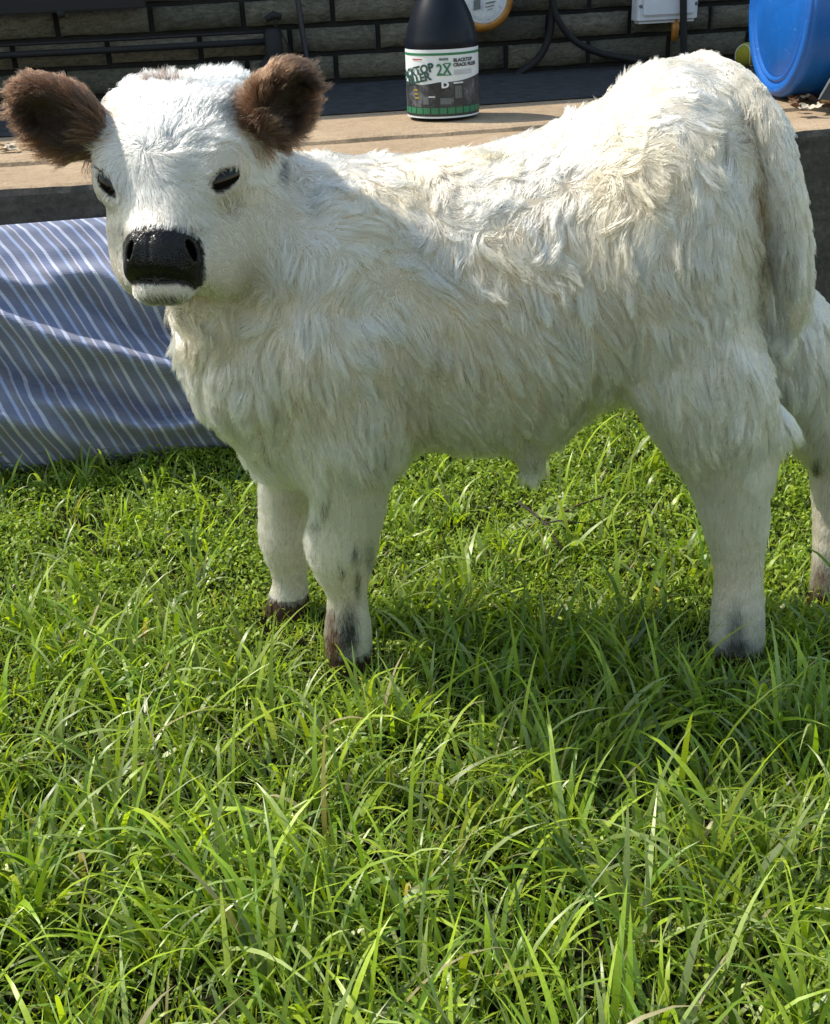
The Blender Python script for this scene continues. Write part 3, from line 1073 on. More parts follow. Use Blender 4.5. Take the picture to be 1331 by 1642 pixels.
def norm(v_):
    v_ = np.asarray(v_, np.float64)
    return v_ / np.linalg.norm(v_)
def ear(root, tip, Yr, Yt, halfw, face, cupdir):
    a, b = wp(*root, Yr), wp(*tip, Yt)
    ax = norm(b - a)
    L_ = np.linalg.norm(b - a)
    nn_ = np.array(face, float); nn_ -= ax * (nn_ @ ax); nn_ = norm(nn_)
    la = np.cross(ax, nn_)
    c_ = (a + b) / 2
    outer = ellip(c_ - nn_ * .006, [ax, la, nn_], [L_ * .5, halfw, .024])[0]
    cd = np.array(cupdir, float)
    inner = ellip(c_ + ax * L_ * cd[0] + la * halfw * cd[1] + nn_ * .016, [ax, la, nn_], [L_ * .40, halfw * .72, .026])[0]
    def f(P):
        return smax(outer(P), -inner(P), 0.008)
    return f, c_ - .09, c_ + .09, c_, ax, la, nn_, L_, halfw, inner
EAR_L = ear((174, 236), (26, 142), 1.402, 1.39, .037, (-.30, -1, .05), (0.08, -0.12))
EAR_R = ear((410, 224), (484, 106), 1.385, 1.39, .033, (.35, -1, .05), (0.08, 0.22))
PARTS['ear_l'] = EAR_L[:3]
PARTS['ear_r'] = EAR_R[:3]

# (part, blend)
ORDER = [('trunk', 0), ('neck', .06), ('brisket', .06), ('shoulder', .07), ('thigh_near', .07), ('thigh_far', .07), ('front_near', .035), ('front_far', .035),
         ('hind_near', .035), ('hock_near', .02), ('hind_far', .035), ('tail', .02), ('sheath', .03), ('head', .045), ('cheek_a', .03), ('cheek_b', .03), ('brow_a', .02), ('brow_b', .02), ('chin', .02),
         ('ear_l', .014), ('ear_r', .014)]
def body_sdf(P):
    d = None
    for n_, kb in ORDER:
        q = PARTS[n_][0](P)
        d = q if d is None else smin(d, q, kb)
    return d
VOX = 0.0036
GLO = np.array([-.60, 1.20, -.004]); GHI = np.array([.66, 1.74, .90])
DIM = np.ceil((GHI - GLO) / VOX).astype(int)
grid = np.full(DIM, 0.3, np.float32)
axs = [GLO[i] + VOX * np.arange(DIM[i]) for i in range(3)]
for n_, kb in ORDER:
    f, lo, hi = PARTS[n_]
    mgn = 0.035 + kb
    i0 = np.clip(((np.asarray(lo) - mgn - GLO) / VOX).astype(int), 0, DIM - 1)
    i1 = np.clip(((np.asarray(hi) + mgn - GLO) / VOX).astype(int) + 2, 1, DIM)
    sl = tuple(slice(a, b) for a, b in zip(i0, i1))
    G = np.stack(np.meshgrid(*(axs[i][sl[i]] for i in range(3)), indexing='ij'), -1).reshape(-1, 3).astype(np.float32)
    q = f(G).astype(np.float32).reshape([s.stop - s.start for s in sl])
    if n_ == 'trunk':
        grid[sl] = np.minimum(grid[sl], q)
    else:
        grid[sl] = smin(grid[sl], q, kb)

# eye sockets and nostrils are carved after finding the surface
def march(px, py, sdf, s0=0.8):
    d = np.array(ray(px, py)); d /= np.linalg.norm(d)
    s = s0
    o_ = np.array(CAM)
    for _ in range(160):
        q = float(sdf((o_ + d * s)[None])[0])
        s += q * 0.7
        if abs(q) < 1e-4:
            break
    return o_ + d * s
def grad(p, sdf, e=2e-3):
    g = np.array([float(sdf((p + np.eye(3)[i] * e)[None])[0] - sdf((p - np.eye(3)[i] * e)[None])[0]) for i in range(3)])
    return g / (np.linalg.norm(g) + 1e-9)

def surface_nets(G_, lo, vox):
    S = G_ < 0
    nx_, ny_, nz_ = G_.shape
    cnt = np.zeros((nx_ - 1, ny_ - 1, nz_ - 1), np.uint8)
    for i in (0, 1):
        for j in (0, 1):
            for k_ in (0, 1):
                cnt += S[i:nx_ - 1 + i, j:ny_ - 1 + j, k_:nz_ - 1 + k_]
    act = np.argwhere((cnt > 0) & (cnt < 8))
    idx = np.full(cnt.shape, -1, np.int32)
    idx[tuple(act.T)] = np.arange(len(act))
    corners = [(i, j, k_) for i in (0, 1) for j in (0, 1) for k_ in (0, 1)]
    vals = {c_: G_[act[:, 0] + c_[0], act[:, 1] + c_[1], act[:, 2] + c_[2]] for c_ in corners}
    acc = np.zeros((len(act), 3)); num = np.zeros(len(act))
    for c_ in corners:
        for ax_ in range(3):
            if c_[ax_] == 0:
                d_ = list(c_); d_[ax_] = 1; d_ = tuple(d_)
                a, b = vals[c_], vals[d_]
                mk = (a < 0) != (b < 0)
                t = np.where(mk, a / np.where(mk, a - b, 1), 0)
                p = np.tile(np.array(c_, float), (len(act), 1))
                p[:, ax_] += t
                acc[mk] += p[mk]; num[mk] += 1
    V = lo + vox * (act + acc / num[:, None])
    quads = []
    for ax_ in range(3):
        o1, o2 = [(1, 2), (2, 0), (0, 1)][ax_]
        sh = [slice(None)] * 3; sh2 = [slice(None)] * 3
        sh[ax_] = slice(0, -1); sh2[ax_] = slice(1, None)
        A, B = S[tuple(sh)], S[tuple(sh2)]
        e = np.argwhere(A != B)
        e = e[(e[:, o1] > 0) & (e[:, o2] > 0) & (e[:, o1] < G_.shape[o1] - 1) & (e[:, o2] < G_.shape[o2] - 1)]
        flip = ~A[tuple(e.T)]
        def cell(d1, d2):
            c_ = e.copy(); c_[:, o1] -= d1; c_[:, o2] -= d2
            return idx[tuple(c_.T)]
        q = np.stack([cell(1, 1), cell(0, 1), cell(0, 0), cell(1, 0)], 1)
        q[flip] = q[flip][:, ::-1]
        quads.append(q)
    Q = np.concatenate(quads)
    return V, Q[(Q >= 0).all(1)]

def vnormals(V, Q):
    n = np.cross(V[Q[:, 2]] - V[Q[:, 0]], V[Q[:, 3]] - V[Q[:, 1]])
    N = np.zeros_like(V)
    for i in range(4):
        np.add.at(N, Q[:, i], n)
    return N / (np.linalg.norm(N, axis=1)[:, None] + 1e-12)

# nose pad with nostrils, finely meshed
def cam_frame(p):
    """camera right / up / towards-camera at a point"""
    b = norm(np.array(CAM) - p)
    r = norm(np.array(CR) - b * (np.array(CR) @ b))
    return r, np.cross(b, r), b
def head_all(P):
    d = head(P)
    for n_, kb in (('cheek_a', .03), ('cheek_b', .03), ('brow_a', .02), ('brow_b', .02), ('chin', .02)):
        d = smin(d, PARTS[n_][0](P), kb)
    return d
EYES = []
for (x, y, ang, ra_, rb_, sink) in ((362, 288, R(31), .0215, .0092, .0062), (169, 295, R(-52), .0185, .0078, .0062)):
    p = march(x, y, head_all)
    n_ = grad(p, head_all)
    r_, u_2, b_ = cam_frame(p)
    maj = r_ * math.cos(ang) + u_2 * math.sin(ang)
    maj = norm(maj - n_ * (maj @ n_))
    mnr = np.cross(n_, maj)
    f_e = ellip(p + n_ * .003, [maj, mnr, n_], [ra_, rb_, .0120])[0]
    EYES.append((p, n_, maj, mnr, ra_, rb_, f_e))
    ei0 = np.clip(((p - .05 - GLO) / VOX).astype(int), 0, DIM - 1)
    ei1 = np.clip(((p + .05 - GLO) / VOX).astype(int), 1, DIM)
    sl = tuple(slice(a, b) for a, b in zip(ei0, ei1))
    G = np.stack(np.meshgrid(*(axs[i][sl[i]] for i in range(3)), indexing='ij'), -1).reshape(-1, 3)
    grid[sl] = smax(grid[sl], -f_e(G).reshape(grid[sl].shape), .003)
NOS = []
for (x, y, ra_, rb_, ang, dep) in ((212, 402, .0046, .0110, R(24), .012), (305, 402, .0058, .0125, R(-30), .015)):
    p = march(x, y, head)
    n_ = grad(p, head)
    r_, u_2, b_ = cam_frame(p)
    maj = u_2 * math.cos(ang) + r_ * math.sin(ang)
    maj = norm(maj - n_ * (maj @ n_))
    mnr = np.cross(n_, maj)
    NOS.append((ellip(p - n_ * .003, [mnr, maj, n_], [ra_, rb_, dep])[0], ellip(p + n_ * -.004, [mnr, maj, n_], [ra_ * 2.2, rb_ * 1.45, .009])[0]))
_i0 = np.clip(((hpt(1.0, 0, -.03) - .09 - GLO) / VOX).astype(int), 0, DIM - 1)
_i1 = np.clip(((hpt(1.0, 0, -.03) + .09 - GLO) / VOX).astype(int), 1, DIM)
sl = tuple(slice(a, b) for a, b in zip(_i0, _i1))
G = np.stack(np.meshgrid(*(axs[i][sl[i]] for i in range(3)), indexing='ij'), -1).reshape(-1, 3)
for cut, _ in NOS:
    grid[sl] = smax(grid[sl], -(cut(G) - .004).reshape(grid[sl].shape), .004)

BV, BQ = surface_nets(grid, GLO, VOX)
BN = vnormals(BV, BQ)

calf = empty('calf', (float(np.mean(BV[:, 0])), 1.5, 0))
tag(calf, 'shaggy white calf with brown ears and black nose standing in the grass', 'calf')
C0 = np.array(calf.location)

def nose_sdf(P):
    t, l, n = head_local(P)
    d = head(P) - .0016
    for _, rim in NOS:
        d = smin(d, rim(P), .008)
    # philtrum groove
    d = d + .0016 * np.exp(-(l / .0025) ** 2) * (t > .9)
    top = (.862 + .25 * np.maximum(0, np.abs(l) - .02) - t) * HL
    low = -(n + .050 + 0.2 * np.abs(l))
    d = smax(smax(smax(d, top, .006), low, .006), (t - 1.13 + .5 * np.abs(l)) * HL, .006)
    for cut, _ in NOS:
        d = smax(d, -cut(P), .004)
    return d
NV_ = .00135
nc = hpt(1.0, 0, -.03)
nlo, nhi = nc - .075, nc + .075
nd = np.ceil((nhi - nlo) / NV_).astype(int)
G = np.stack(np.meshgrid(*(nlo[i] + NV_ * np.arange(nd[i]) for i in range(3)), indexing='ij'), -1).reshape(-1, 3)
ng = nose_sdf(G).reshape(nd)
NVt, NQ = surface_nets(ng, nlo, NV_)
k = Mat('wet_nose')
v = k.coord()
vo = k.node('ShaderNodeTexVoronoi', feature='DISTANCE_TO_EDGE')
vo.inputs['Scale'].default_value = 330
k.link(v, vo.inputs['Vector'])
k.set(k.ramp(k.noise(v, 40, 4), [(0.3, (0.004, 0.004, 0.005)), (0.7, (0.008, 0.007, 0.006))]), 0.24, spec=0.22)
k.bump(vo.outputs['Distance'], 0.6, 0.0018)
NOSEM = k.m
big_mesh('nose', NVt - C0, None, NOSEM, smooth=True, quads=NQ, parent=calf)

# eyes
k = Mat('eye')
k.set((0.004, 0.003, 0.003), 0.06, spec=0.30)
EYEM = k.m
for (p, n_, maj, mnr, ra_, rb_, f_e) in EYES:
    bm = bmesh.new()
    bmesh.ops.create_uvsphere(bm, u_segments=28, v_segments=16, radius=1.0)
    Mx = np.stack([maj * ra_ * 1.10, mnr * rb_ * 1.8, n_ * .0110], 1)
    for q in bm.verts:
        q.co = Vector((Mx @ np.array(q.co) + p - n_ * .0125 - C0).tolist())
    bm_obj('eye', bm, EYEM, calf, True)

# ------------------------------------------------------------------ fur roots
cen = BV[BQ].mean(1)
a1 = np.linalg.norm(np.cross(BV[BQ[:, 1]] - BV[BQ[:, 0]], BV[BQ[:, 2]] - BV[BQ[:, 0]]), axis=1) * .5
a2 = np.linalg.norm(np.cross(BV[BQ[:, 2]] - BV[BQ[:, 0]], BV[BQ[:, 3]] - BV[BQ[:, 0]]), axis=1) * .5
fa = a1 + a2
# denser on the head and ears, where the coat is short
hd = PARTS['head'][0](cen.astype(np.float32))
earw = np.minimum(EAR_L[0](cen.astype(np.float32)), EAR_R[0](cen.astype(np.float32)))
wgt = fa * np.where(earw < .004, 3.2, np.where(hd < .012, 2.4, 1.0)) * np.where(cen[:, 2] < .3, 1.5, 1.0)
NH = 380000
pick = rng.choice(len(BQ), NH, p=wgt / wgt.sum())
u1, u2 = rng.random(NH), rng.random(NH)
q = BQ[pick]
def bil(A):
    return ((1 - u1) * (1 - u2))[:, None] * A[q[:, 0]] + (u1 * (1 - u2))[:, None] * A[q[:, 1]] + (u1 * u2)[:, None] * A[q[:, 2]] + ((1 - u1) * u2)[:, None] * A[q[:, 3]]
RP, RN = bil(BV), bil(BN)
RN /= np.linalg.norm(RN, axis=1)[:, None] + 1e-9
P32 = RP.astype(np.float32)
ok = nose_sdf(P32) > .0012
for cut, _ in NOS:
    ok &= cut(P32) > .006
ok &= RP[:, 2] > .032
for e_ in EYES:
    ok &= e_[6](P32) > .0002
RP, RN, P32 = RP[ok], RN[ok], P32[ok]
NH = len(RP)
def dist(n_):
    return PARTS[n_][0](P32)
dE_L, dE_R = dist('ear_l'), dist('ear_r')
dHead = np.minimum(dist('head'), np.minimum(dist('cheek_a'), dist('cheek_b')))
dTrunk = np.minimum(trunk(P32), np.minimum(dist('shoulder'), dist('thigh_near')))
dTail = dist('tail')
dLegs = np.minimum(np.minimum(dist('front_near'), dist('front_far')), np.minimum(dist('hind_near'), np.minimum(dist('hind_far'), dist('hock_near'))))
dBris = np.minimum(dist('brisket'), dist('neck'))
earL = (dE_L < .004) & (dHead > .006)
earR = (dE_R < .004) & (dHead > .006)
ear_ = earL | earR
head_ = (dHead < .012) & ~ear_ & (dHead < dBris + .004)
tail_ = (dTail < .005) & (dTail < dTrunk + .004) & ~ear_ & ~head_ & (RP[:, 0] > .30)
leg_ = (dLegs < .006) & (RP[:, 2] < .36) & ~tail_
hx, hy = project(RP)
near = RN[:, 1] < 0.35

zc_, h_ = np.interp(RP[:, 0], _fx, _fz), np.interp(RP[:, 0], _fx, _fh)
sz = np.clip((RP[:, 2] - zc_) / h_, -1.3, 1.3)
ones = np.ones(NH)
def vecs(x, y, z):
    return np.stack([x * ones, y * ones, z * ones], 1)
def sstep(a, b, x):
    t = np.clip((x - a) / (b - a), 0, 1)
    return t * t * (3 - 2 * t)
topw = sstep(.35, .9, sz)
frontw = sstep(.02, -.2, RP[:, 0])
flow = vecs(.42, 0, -1.0) * (1 - topw)[:, None] + vecs(1.0, 0, -.25) * topw[:, None]
flow += vecs(-.45, 0, -.1) * (frontw * (1 - topw))[:, None]
length = .043 * ones - .010 * topw
lift = .17 + .06 * (1 - topw)
wavy = .26 + .80 * sstep(-.1, .6, sz)
bel = sstep(-.55, -.95, sz)
length += .006 * bel
br = (dBris < .02) & ~head_ & ~ear_
length = np.where(br, .040, length)
lift = np.where(br, .32, lift)
nh_ = sstep(.07, .015, dHead) * (~head_ & ~ear_) * sstep(.60, .66, RP[:, 2])
length = length * (1 - nh_) + .016 * nh_
lift = lift * (1 - nh_) + .2 * nh_
flow = flow * (1 - nh_)[:, None] + vecs(.3, .2, -1) * nh_[:, None]
endw = sstep(.27, .42, RP[:, 0])[:, None]
flow = flow * (1 - endw) + vecs(.12, 0, -1.0) * endw
rump_ = sstep(.22, .36, RP[:, 0]) * sstep(.3, .8, sz)
length = length * (1 - .42 * rump_)
lift = lift * (1 - .3 * rump_)
wavy = wavy * (1 - .35 * rump_)
# legs
lz = RP[:, 2]
flow[leg_] = np.array([.06, 0, -1.0])
length = np.where(leg_, .011 + .027 * sstep(.12, .36, lz), length)
lift = np.where(leg_, .26, lift)
wavy = np.where(leg_, .22, wavy)
# tail
tt = sstep(.80, .45, RP[:, 2])
tnod = [wp(*q[:3]) for q in ((1128, 118, 1.50), (1182, 146, 1.465), (1228, 212, 1.43), (1254, 305, 1.41), (1266, 400, 1.405), (1272, 480, 1.405), (1274, 540, 1.405))]
tbest = np.full(NH, 9.0)
tfl = np.zeros((NH, 3))
for ta, tb in zip(tnod[:-1], tnod[1:]):
    mid_ = np.linalg.norm(RP - (ta + tb) / 2, axis=1)
    sel_ = mid_ < tbest
    tbest = np.where(sel_, mid_, tbest)
    tfl[sel_] = norm(tb - ta)
flow[tail_] = tfl[tail_]
length = np.where(tail_, .020 + .040 * tt, length)
lift = np.where(tail_, .12, lift)
wavy = np.where(tail_, .22, wavy)
# tuft under the belly
dS = dist('sheath')
sh_ = (dS < .006) & (sz < -.7)
length = np.where(sh_, .055, length)
lift = np.where(sh_, .15, lift)
flow[sh_] = np.array([0, 0, -1.0])
# head: whorl on the forehead
WH = march(240, 238, head_all)
dW = RP - WH
tw = np.linalg.norm(dW, axis=1)
sw = np.cross(np.broadcast_to(hn, dW.shape), dW)
hf = dW + sw * (0.8 * np.exp(-tw / .05))[:, None]
hf /= np.linalg.norm(hf, axis=1)[:, None] + 1e-6
ht_, hlat, hnn = head_local(RP)
hf = hf + vecs(0, 0, -.55) * sstep(-.02, -.09, hnn)[:, None]
flow[head_] = hf[head_]
hlen = np.interp(ht_, [-.2, -.05, .1, .4, .6, .8, .95, 1.1], [.022, .022, .021, .020, .016, .010, .006, .007])
length = np.where(head_, hlen, length)
lift = np.where(head_, np.interp(ht_, [-.08, .0, .1, .5, .9], [.70, .45, .30, .25, .20]), lift)
wavy = np.where(head_, .42, wavy)
# ears
for E, msk in ((EAR_L, earL), (EAR_R, earR)):
    _, _, _, c_, ax_, la_, nn_, L_, hw_, inner_ = E
    rel = RP - (c_ - ax_ * L_ * .55)
    fe = rel / (np.linalg.norm(rel, axis=1)[:, None] + 1e-6) + vecs(0, 0, -.35)
    flow[msk] = fe[msk]
    ins = inner_(P32) < .004
    low_ = sstep(.0, -.03, (RP - c_)[:, 2])
    length = np.where(msk, np.where(ins, .030, .024 + .018 * low_), length)
    lift = np.where(msk, np.where(ins, .65, .48), lift)
    wavy = np.where(msk, .55, wavy)
length = length * rng.uniform(.65, 1.15, NH)
# lashes above the eyes
lash = np.zeros(NH, bool)
for e_ in EYES:
    rel = RP - e_[0]
    a, b = rel @ e_[2], rel @ e_[3]
    up = e_[3] if e_[3][2] > 0 else -e_[3]
    b = rel @ up
    m_ = (np.abs(a) < e_[4] * 1.15) & (b > 0) & (b < e_[5] * 1.9) & (np.linalg.norm(rel, axis=1) < .04)
    near_eye = np.linalg.norm(rel, axis=1) < .034
    length = np.where(near_eye, length * np.where(b > 0, .65, .6), length)
    lash |= m_ & (e_[6](P32) < .0025) & (rng.random(NH) < .0)
    flow[m_] = flow[m_] * .3 + (-up * .2 + e_[1] * .4 + e_[2] * .6)

# strands
KP = 7
n_f = wave_noise(P32, .10, 21, 3, 3)
n_s = wave_noise(P32, .035, 22, 2, 3)
F_ = flow / (np.linalg.norm(flow, axis=1)[:, None] + 1e-6) + n_f * wavy[:, None] * 1.0 + n_s * wavy[:, None] * .5 + rng.normal(size=(NH, 3)) * .10
F_ -= RN * (F_ * RN).sum(1)[:, None]
F_ /= np.linalg.norm(F_, axis=1)[:, None] + 1e-6
lf = np.clip(lift * rng.uniform(.75, 1.25, NH) * (1 + np.where(head_ | leg_ | ear_ | tail_, .25, .75) * wave_noise(P32, .028, 77, 2, 1)[:, 0]), .03, 1.2)
dirn = F_ * np.cos(lf)[:, None] + RN * np.sin(lf)[:, None]
curlv = wave_noise(P32, .05, 31, 2, 3)
ST = np.zeros((NH, KP, 3), np.float32)
ST[:, 0] = RP
pos = RP.copy()
seg = length / (KP - 1)
d_ = dirn.copy()
for i in range(1, KP):
    pos = pos + d_ * seg[:, None]
    ST[:, i] = pos
    d_ = d_ + F_ * .10 - RN * (.075 * lf / .35)[:, None] + curlv * (wavy * .16)[:, None] + np.array([0, 0, -.05])
    d_ /= np.linalg.norm(d_, axis=1)[:, None]

def clump(ST, frac, strength, power, seed):
    g = np.random.default_rng(seed)
    M = int(NH * frac)
    gi = g.choice(NH, M, replace=False)
    kd = kdtree.KDTree(M)
    roots = ST[:, 0]
    for j, i in enumerate(gi):
        kd.insert(roots[i], j)
    kd.balance()
    own = np.fromiter((kd.find(r)[1] for r in roots.tolist()), np.int32, NH)
    gg = gi[own]
    t = np.linspace(0, 1, KP) ** power
    off = ST[gg] - ST[gg][:, :1] + ST[gg][:, :1]
    w = (t[None, :] * (strength if np.ndim(strength) else np.full(NH, strength))[:, None])[..., None]
    return ST * (1 - w) + off * w, own
same = np.where(leg_, .55, np.where(head_, .50, np.where(ear_, .62, np.where(br, .66, .56))))
ST, own = clump(ST, 1 / 13, same, .85, 5)
ST, own2 = clump(ST, 1 / 90, np.where(head_ | leg_ | ear_, .12, np.where(topw > .6, .34, .50)), .8, 6)
ST += (rng.normal(size=ST.shape) * (np.linspace(0, 1, KP) ** 1.3)[None, :, None] * (length * .035)[:, None, None])

# colours of the coat
base = np.array([.80, .78, .705])
C = np.tile(base, (NH, 1)) * rng.uniform(.90, 1.06, (NH, 1))
own_n = rng.random(own.max() + 1)[own]
nz = wave_noise(P32, .16, 41, 3, 1)[:, 0]
cream = np.clip(sstep(-.25, .45, nz) * sstep(-.45, .25, sz) * .75 + .3 * (own_n > .75) + .30 * topw, 0, 1) * (~head_ & ~leg_ & ~ear_)
C = C * (1 - cream[:, None]) + np.array([.62, .50, .33]) * cream[:, None]
r2_ = rng.random(own2.max() + 1)[own2]
midf = sstep(-.9, -.2, sz) * (1 - .4 * topw) * (~head_ & ~leg_ & ~ear_ & ~tail_)
C = C * (.86 + .22 * rng.random(own.max() + 1)[own])[:, None]
tanw = ((r2_ < .28) * .6 + (r2_ > .93) * .8) * midf * (.45 + .55 * sstep(-.2, .5, wave_noise(P32, .2, 45, 2, 1)[:, 0]))
C = C * (1 - tanw[:, None]) + np.array([.40, .31, .20]) * tanw[:, None]
cr2 = np.clip(sstep(.1, .7, wave_noise(P32, .12, 43, 2, 1)[:, 0]), 0, 1) * head_ * .3
C = C * (1 - cr2[:, None]) + np.array([.78, .72, .58]) * cr2[:, None]
BLOTS = []
def blot(px, py, rx, ry, colr, amt=1.0, mask=None, ang=0.0, seed=0):
    global C
    BLOTS.append((px, py, rx, ry, colr, amt))
    x, y = hx - px, hy - py
    ca, sa = math.cos(ang), math.sin(ang)
    e = np.sqrt(((x * ca + y * sa) / rx) ** 2 + ((-x * sa + y * ca) / ry) ** 2) + .35 * (own_n - .5) + .25 * rng.normal(size=NH)
    w = np.clip(1.35 - e, 0, 1) * amt * near
    if mask is not None:
        w = w * mask
    C = C * (1 - w[:, None]) + np.array(colr) * w[:, None]
DK, GR, BRN, TAN = (.022, .021, .024), (.055, .058, .068), (.070, .026, .013), (.34, .25, .15)
for a in ((522, 806, 9, 17, GR), (508, 838, 8, 14, GR), (503, 888, 5, 7, DK), (570, 888, 9, 14, GR), (594, 892, 9, 26, GR), (574, 935, 5, 26, DK), (548, 915, 5, 14, GR),
          (590, 745, 7, 12, GR), (612, 720, 8, 10, GR), (600, 640, 8, 10, GR)):
    blot(*a, .85, leg_ | (RP[:, 2] < .4))
blot(536, 1035, 20, 42, BRN, 1.0, leg_)
blot(560, 1015, 15, 42, DK, 1.0, leg_)
blot(530, 990, 9, 14, BRN, .9, leg_)
blot(424, 950, 7, 26, BRN, .9, leg_)
blot(1180, 1010, 14, 38, GR, .8, leg_)
blot(1182, 1040, 26, 14, DK, .9, leg_)
blot(1315, 940, 20, 40, BRN, .85, leg_)
blot(1310, 745, 11, 13, DK, 1.0)
blot(1262, 672, 14, 5, GR, .7)
blot(883, 507, 7, 9, DK, .8)
for (x, y, rx, ry, am) in ((685, 565, 5, 42, .7), (722, 580, 5, 36, .5), (790, 520, 5, 30, .5), (815, 590, 4, 40, .5), (855, 560, 4, 40, .5), (905, 540, 4, 36, .5), (690, 650, 6, 30, .4), (880, 610, 5, 30, .4), (760, 630, 5, 30, .4), (1165, 240, 5, 30, .7), (1178, 270, 5, 24, .6)):
    blot(x, y, rx * .75, ry * 1.1, (.16, .14, .12), am * 1.1)
for (x, y, rx, ry, am) in ((760, 470, 110, 70, .75), (900, 420, 90, 90, .75), (640, 330, 90, 60, .6), (830, 600, 110, 50, .5), (480, 520, 60, 60, .5), (1010, 300, 90, 60, .5)):
    blot(x, y, rx, ry, (.44, .34, .21), am, (r2_ > .42) * (r2_ < .66))
blot(490, 640, 55, 26, TAN, .6)
blot(660, 660, 22, 60, TAN, .6)
blot(1150, 600, 26, 34, (.30, .26, .22), .55)
blot(1218, 340, 15, 150, (.15, .10, .045), .95, ~tail_)  # brown dirt along the tail, darkened to paint shade into the groove
blot(1196, 205, 12, 32, (.10, .075, .05), .75)
blot(720, 300, 16, 30, GR, .4)
blot(1255, 420, 20, 70, GR, .55, tail_)
blot(1275, 475, 7, 10, DK, .9, tail_)
blot(455, 275, 9, 24, GR, .8)
blot(505, 325, 14, 22, GR, .45)
blot(405, 450, 22, 34, (.28, .24, .20), .55)
blot(380, 500, 20, 30, (.30, .25, .20), .35)
blot(372, 178, 24, 22, GR, .8, head_)
blot(345, 160, 30, 12, GR, .5, head_)
blot(256, 131, 56, 10, (.045, .03, .025), 1.0, head_)
blot(240, 195, 80, 75, (.26, .28, .31), .85, head_ * (own_n > .45))  # grey forehead hair, darkened to stand in for weaker sun there
blot(240, 290, 50, 40, (.40, .42, .45), .45, head_)
blot(330, 340, 14, 60, (.42, .44, .47), .35, head_)
blot(370, 330, 18, 22, GR, .35, head_)
blot(240, 250, 14, 12, GR, .4, head_)
blot(262, 483, 46, 9, (.045, .045, .040), .95)
blot(255, 372, 60, 9, (.05, .032, .025), .95, head_)
# ears: brown, darker inside
earc = np.array([.052, .024, .012]) * rng.uniform(.35, 1.9, (NH, 1)) * (.6 + .8 * own_n)[:, None]
C = np.where(ear_[:, None], earc, C)
insL, insR = EAR_L[9](P32) < .004, EAR_R[9](P32) < .004
ins = (earL & insL) | (earR & insR)
C = np.where(ins[:, None], C * .38, C)
C = np.where(lash[:, None], np.array([.02, .015, .012]), C)
rooty = (ear_ == False) & head_ & ((dE_L < .020) | (dE_R < .020)) & (rng.random(NH) < .35) & (RP[:, 1] < 1.46)
C = np.where(rooty[:, None], np.array([.16, .09, .05]), C)
ST[lash] = ST[lash][:, :1] + (ST[lash] - ST[lash][:, :1]) * 1.6

# white whisker tufts at the ear base
def hair_object(name, ST, C, rad, mat, parent):
    h = bpy.data.hair_curves.new(name)
    n = len(ST)
    h.add_curves([ST.shape[1]] * n)
    h.attributes['position'].data.foreach_set('vector', np.ascontiguousarray(ST - C0, np.float32).ravel())
    a = h.attributes.get('radius') or h.attributes.new('radius', 'FLOAT', 'POINT')
    prof = np.linspace(1, 0, ST.shape[1]) ** .6 * .85 + .15
    a.data.foreach_set('value', (rad[:, None] * prof[None]).astype(np.float32).ravel())
    a = h.attributes.new('tint', 'FLOAT_COLOR', 'CURVE')
    cc = np.ones((n, 4), np.float32)
    cc[:, :3] = C
    a.data.foreach_set('color', cc.ravel())
    h.materials.append(mat)
    o = bpy.data.objects.new(name, h)
    o.parent = parent
    col.objects.link(o)
    return o
k = Mat('fur')
k.n.remove(k.b)
hb = k.node('ShaderNodeBsdfHairPrincipled')
hb.model = 'CHIANG'
hb.parametrization = 'COLOR'
at = k.node('ShaderNodeAttribute', attribute_name='tint')
k.link(at.outputs['Color'], hb.inputs['Color'])
hb.inputs['Roughness'].default_value = 0.42
hb.inputs['Radial Roughness'].default_value = 0.62
hb.inputs['Random Roughness'].default_value = 0.2
hb.inputs['Coat'].default_value = 0.0
k.link(hb.outputs[0], k.out.inputs['Surface'])
FUR = k.m
rad = np.where(head_ | leg_, .00026, np.where(ear_, .00026, .00038)) * rng.uniform(.7, 1.25, NH) * (1 + .25 * bel * (~leg_))

# skin under the coat
bc = np.tile(np.array([.46, .41, .34]), (len(BV), 1))
B32 = BV.astype(np.float32)
em = np.minimum(EAR_L[0](B32), EAR_R[0](B32)) < .004
bc[em & (PARTS['head'][0](B32) > .004)] = (.05, .022, .011)
bx_, by_ = project(BV)
near_b = BN[:, 1] < .35
for (px, py, rx, ry, colr, amt) in BLOTS:
    w = np.clip(1.5 - np.sqrt(((bx_ - px) / rx) ** 2 + ((by_ - py) / ry) ** 2), 0, 1) * amt * near_b
    bc = bc * (1 - w[:, None]) + np.array(colr) * w[:, None]
bc[BV[:, 2] < .036] = (.040, .019, .013)
for e_ in EYES:
    bc[e_[6](B32) < .0016] = (.02, .016, .014)
bc[nose_sdf(B32) < .003] = (.02, .018, .018)
for cut, _ in NOS:
    bc[cut(B32) < .010] = (.012, .010, .010)
lip = (PARTS['chin'][0](B32) < .003) & (nose_sdf(B32) < .02)
bc[lip] = (.10, .09, .08)
LS = []
for e_ in EYES:
    up = e_[3] if e_[3][2] > 0 else -e_[3]
    for _ in range(46):
        ph = rng.uniform(.12, .88) * math.pi
        r0_ = e_[0] + e_[2] * e_[4] * 1.0 * math.cos(ph) + up * e_[5] * 1.0 * math.sin(ph) + e_[1] * .002
        d0 = norm(e_[1] * .8 + up * .25 + e_[2] * .5 * math.cos(ph) + rng.normal(size=3) * .12)
        ln = rng.uniform(.007, .013)
        LS.append([r0_ + (d0 * t - up * .35 * t * t) * ln for t in np.linspace(0, 1, 7)])
LS = np.array(LS)
k = Mat('skin')
at = k.node('ShaderNodeAttribute', attribute_name='tint')
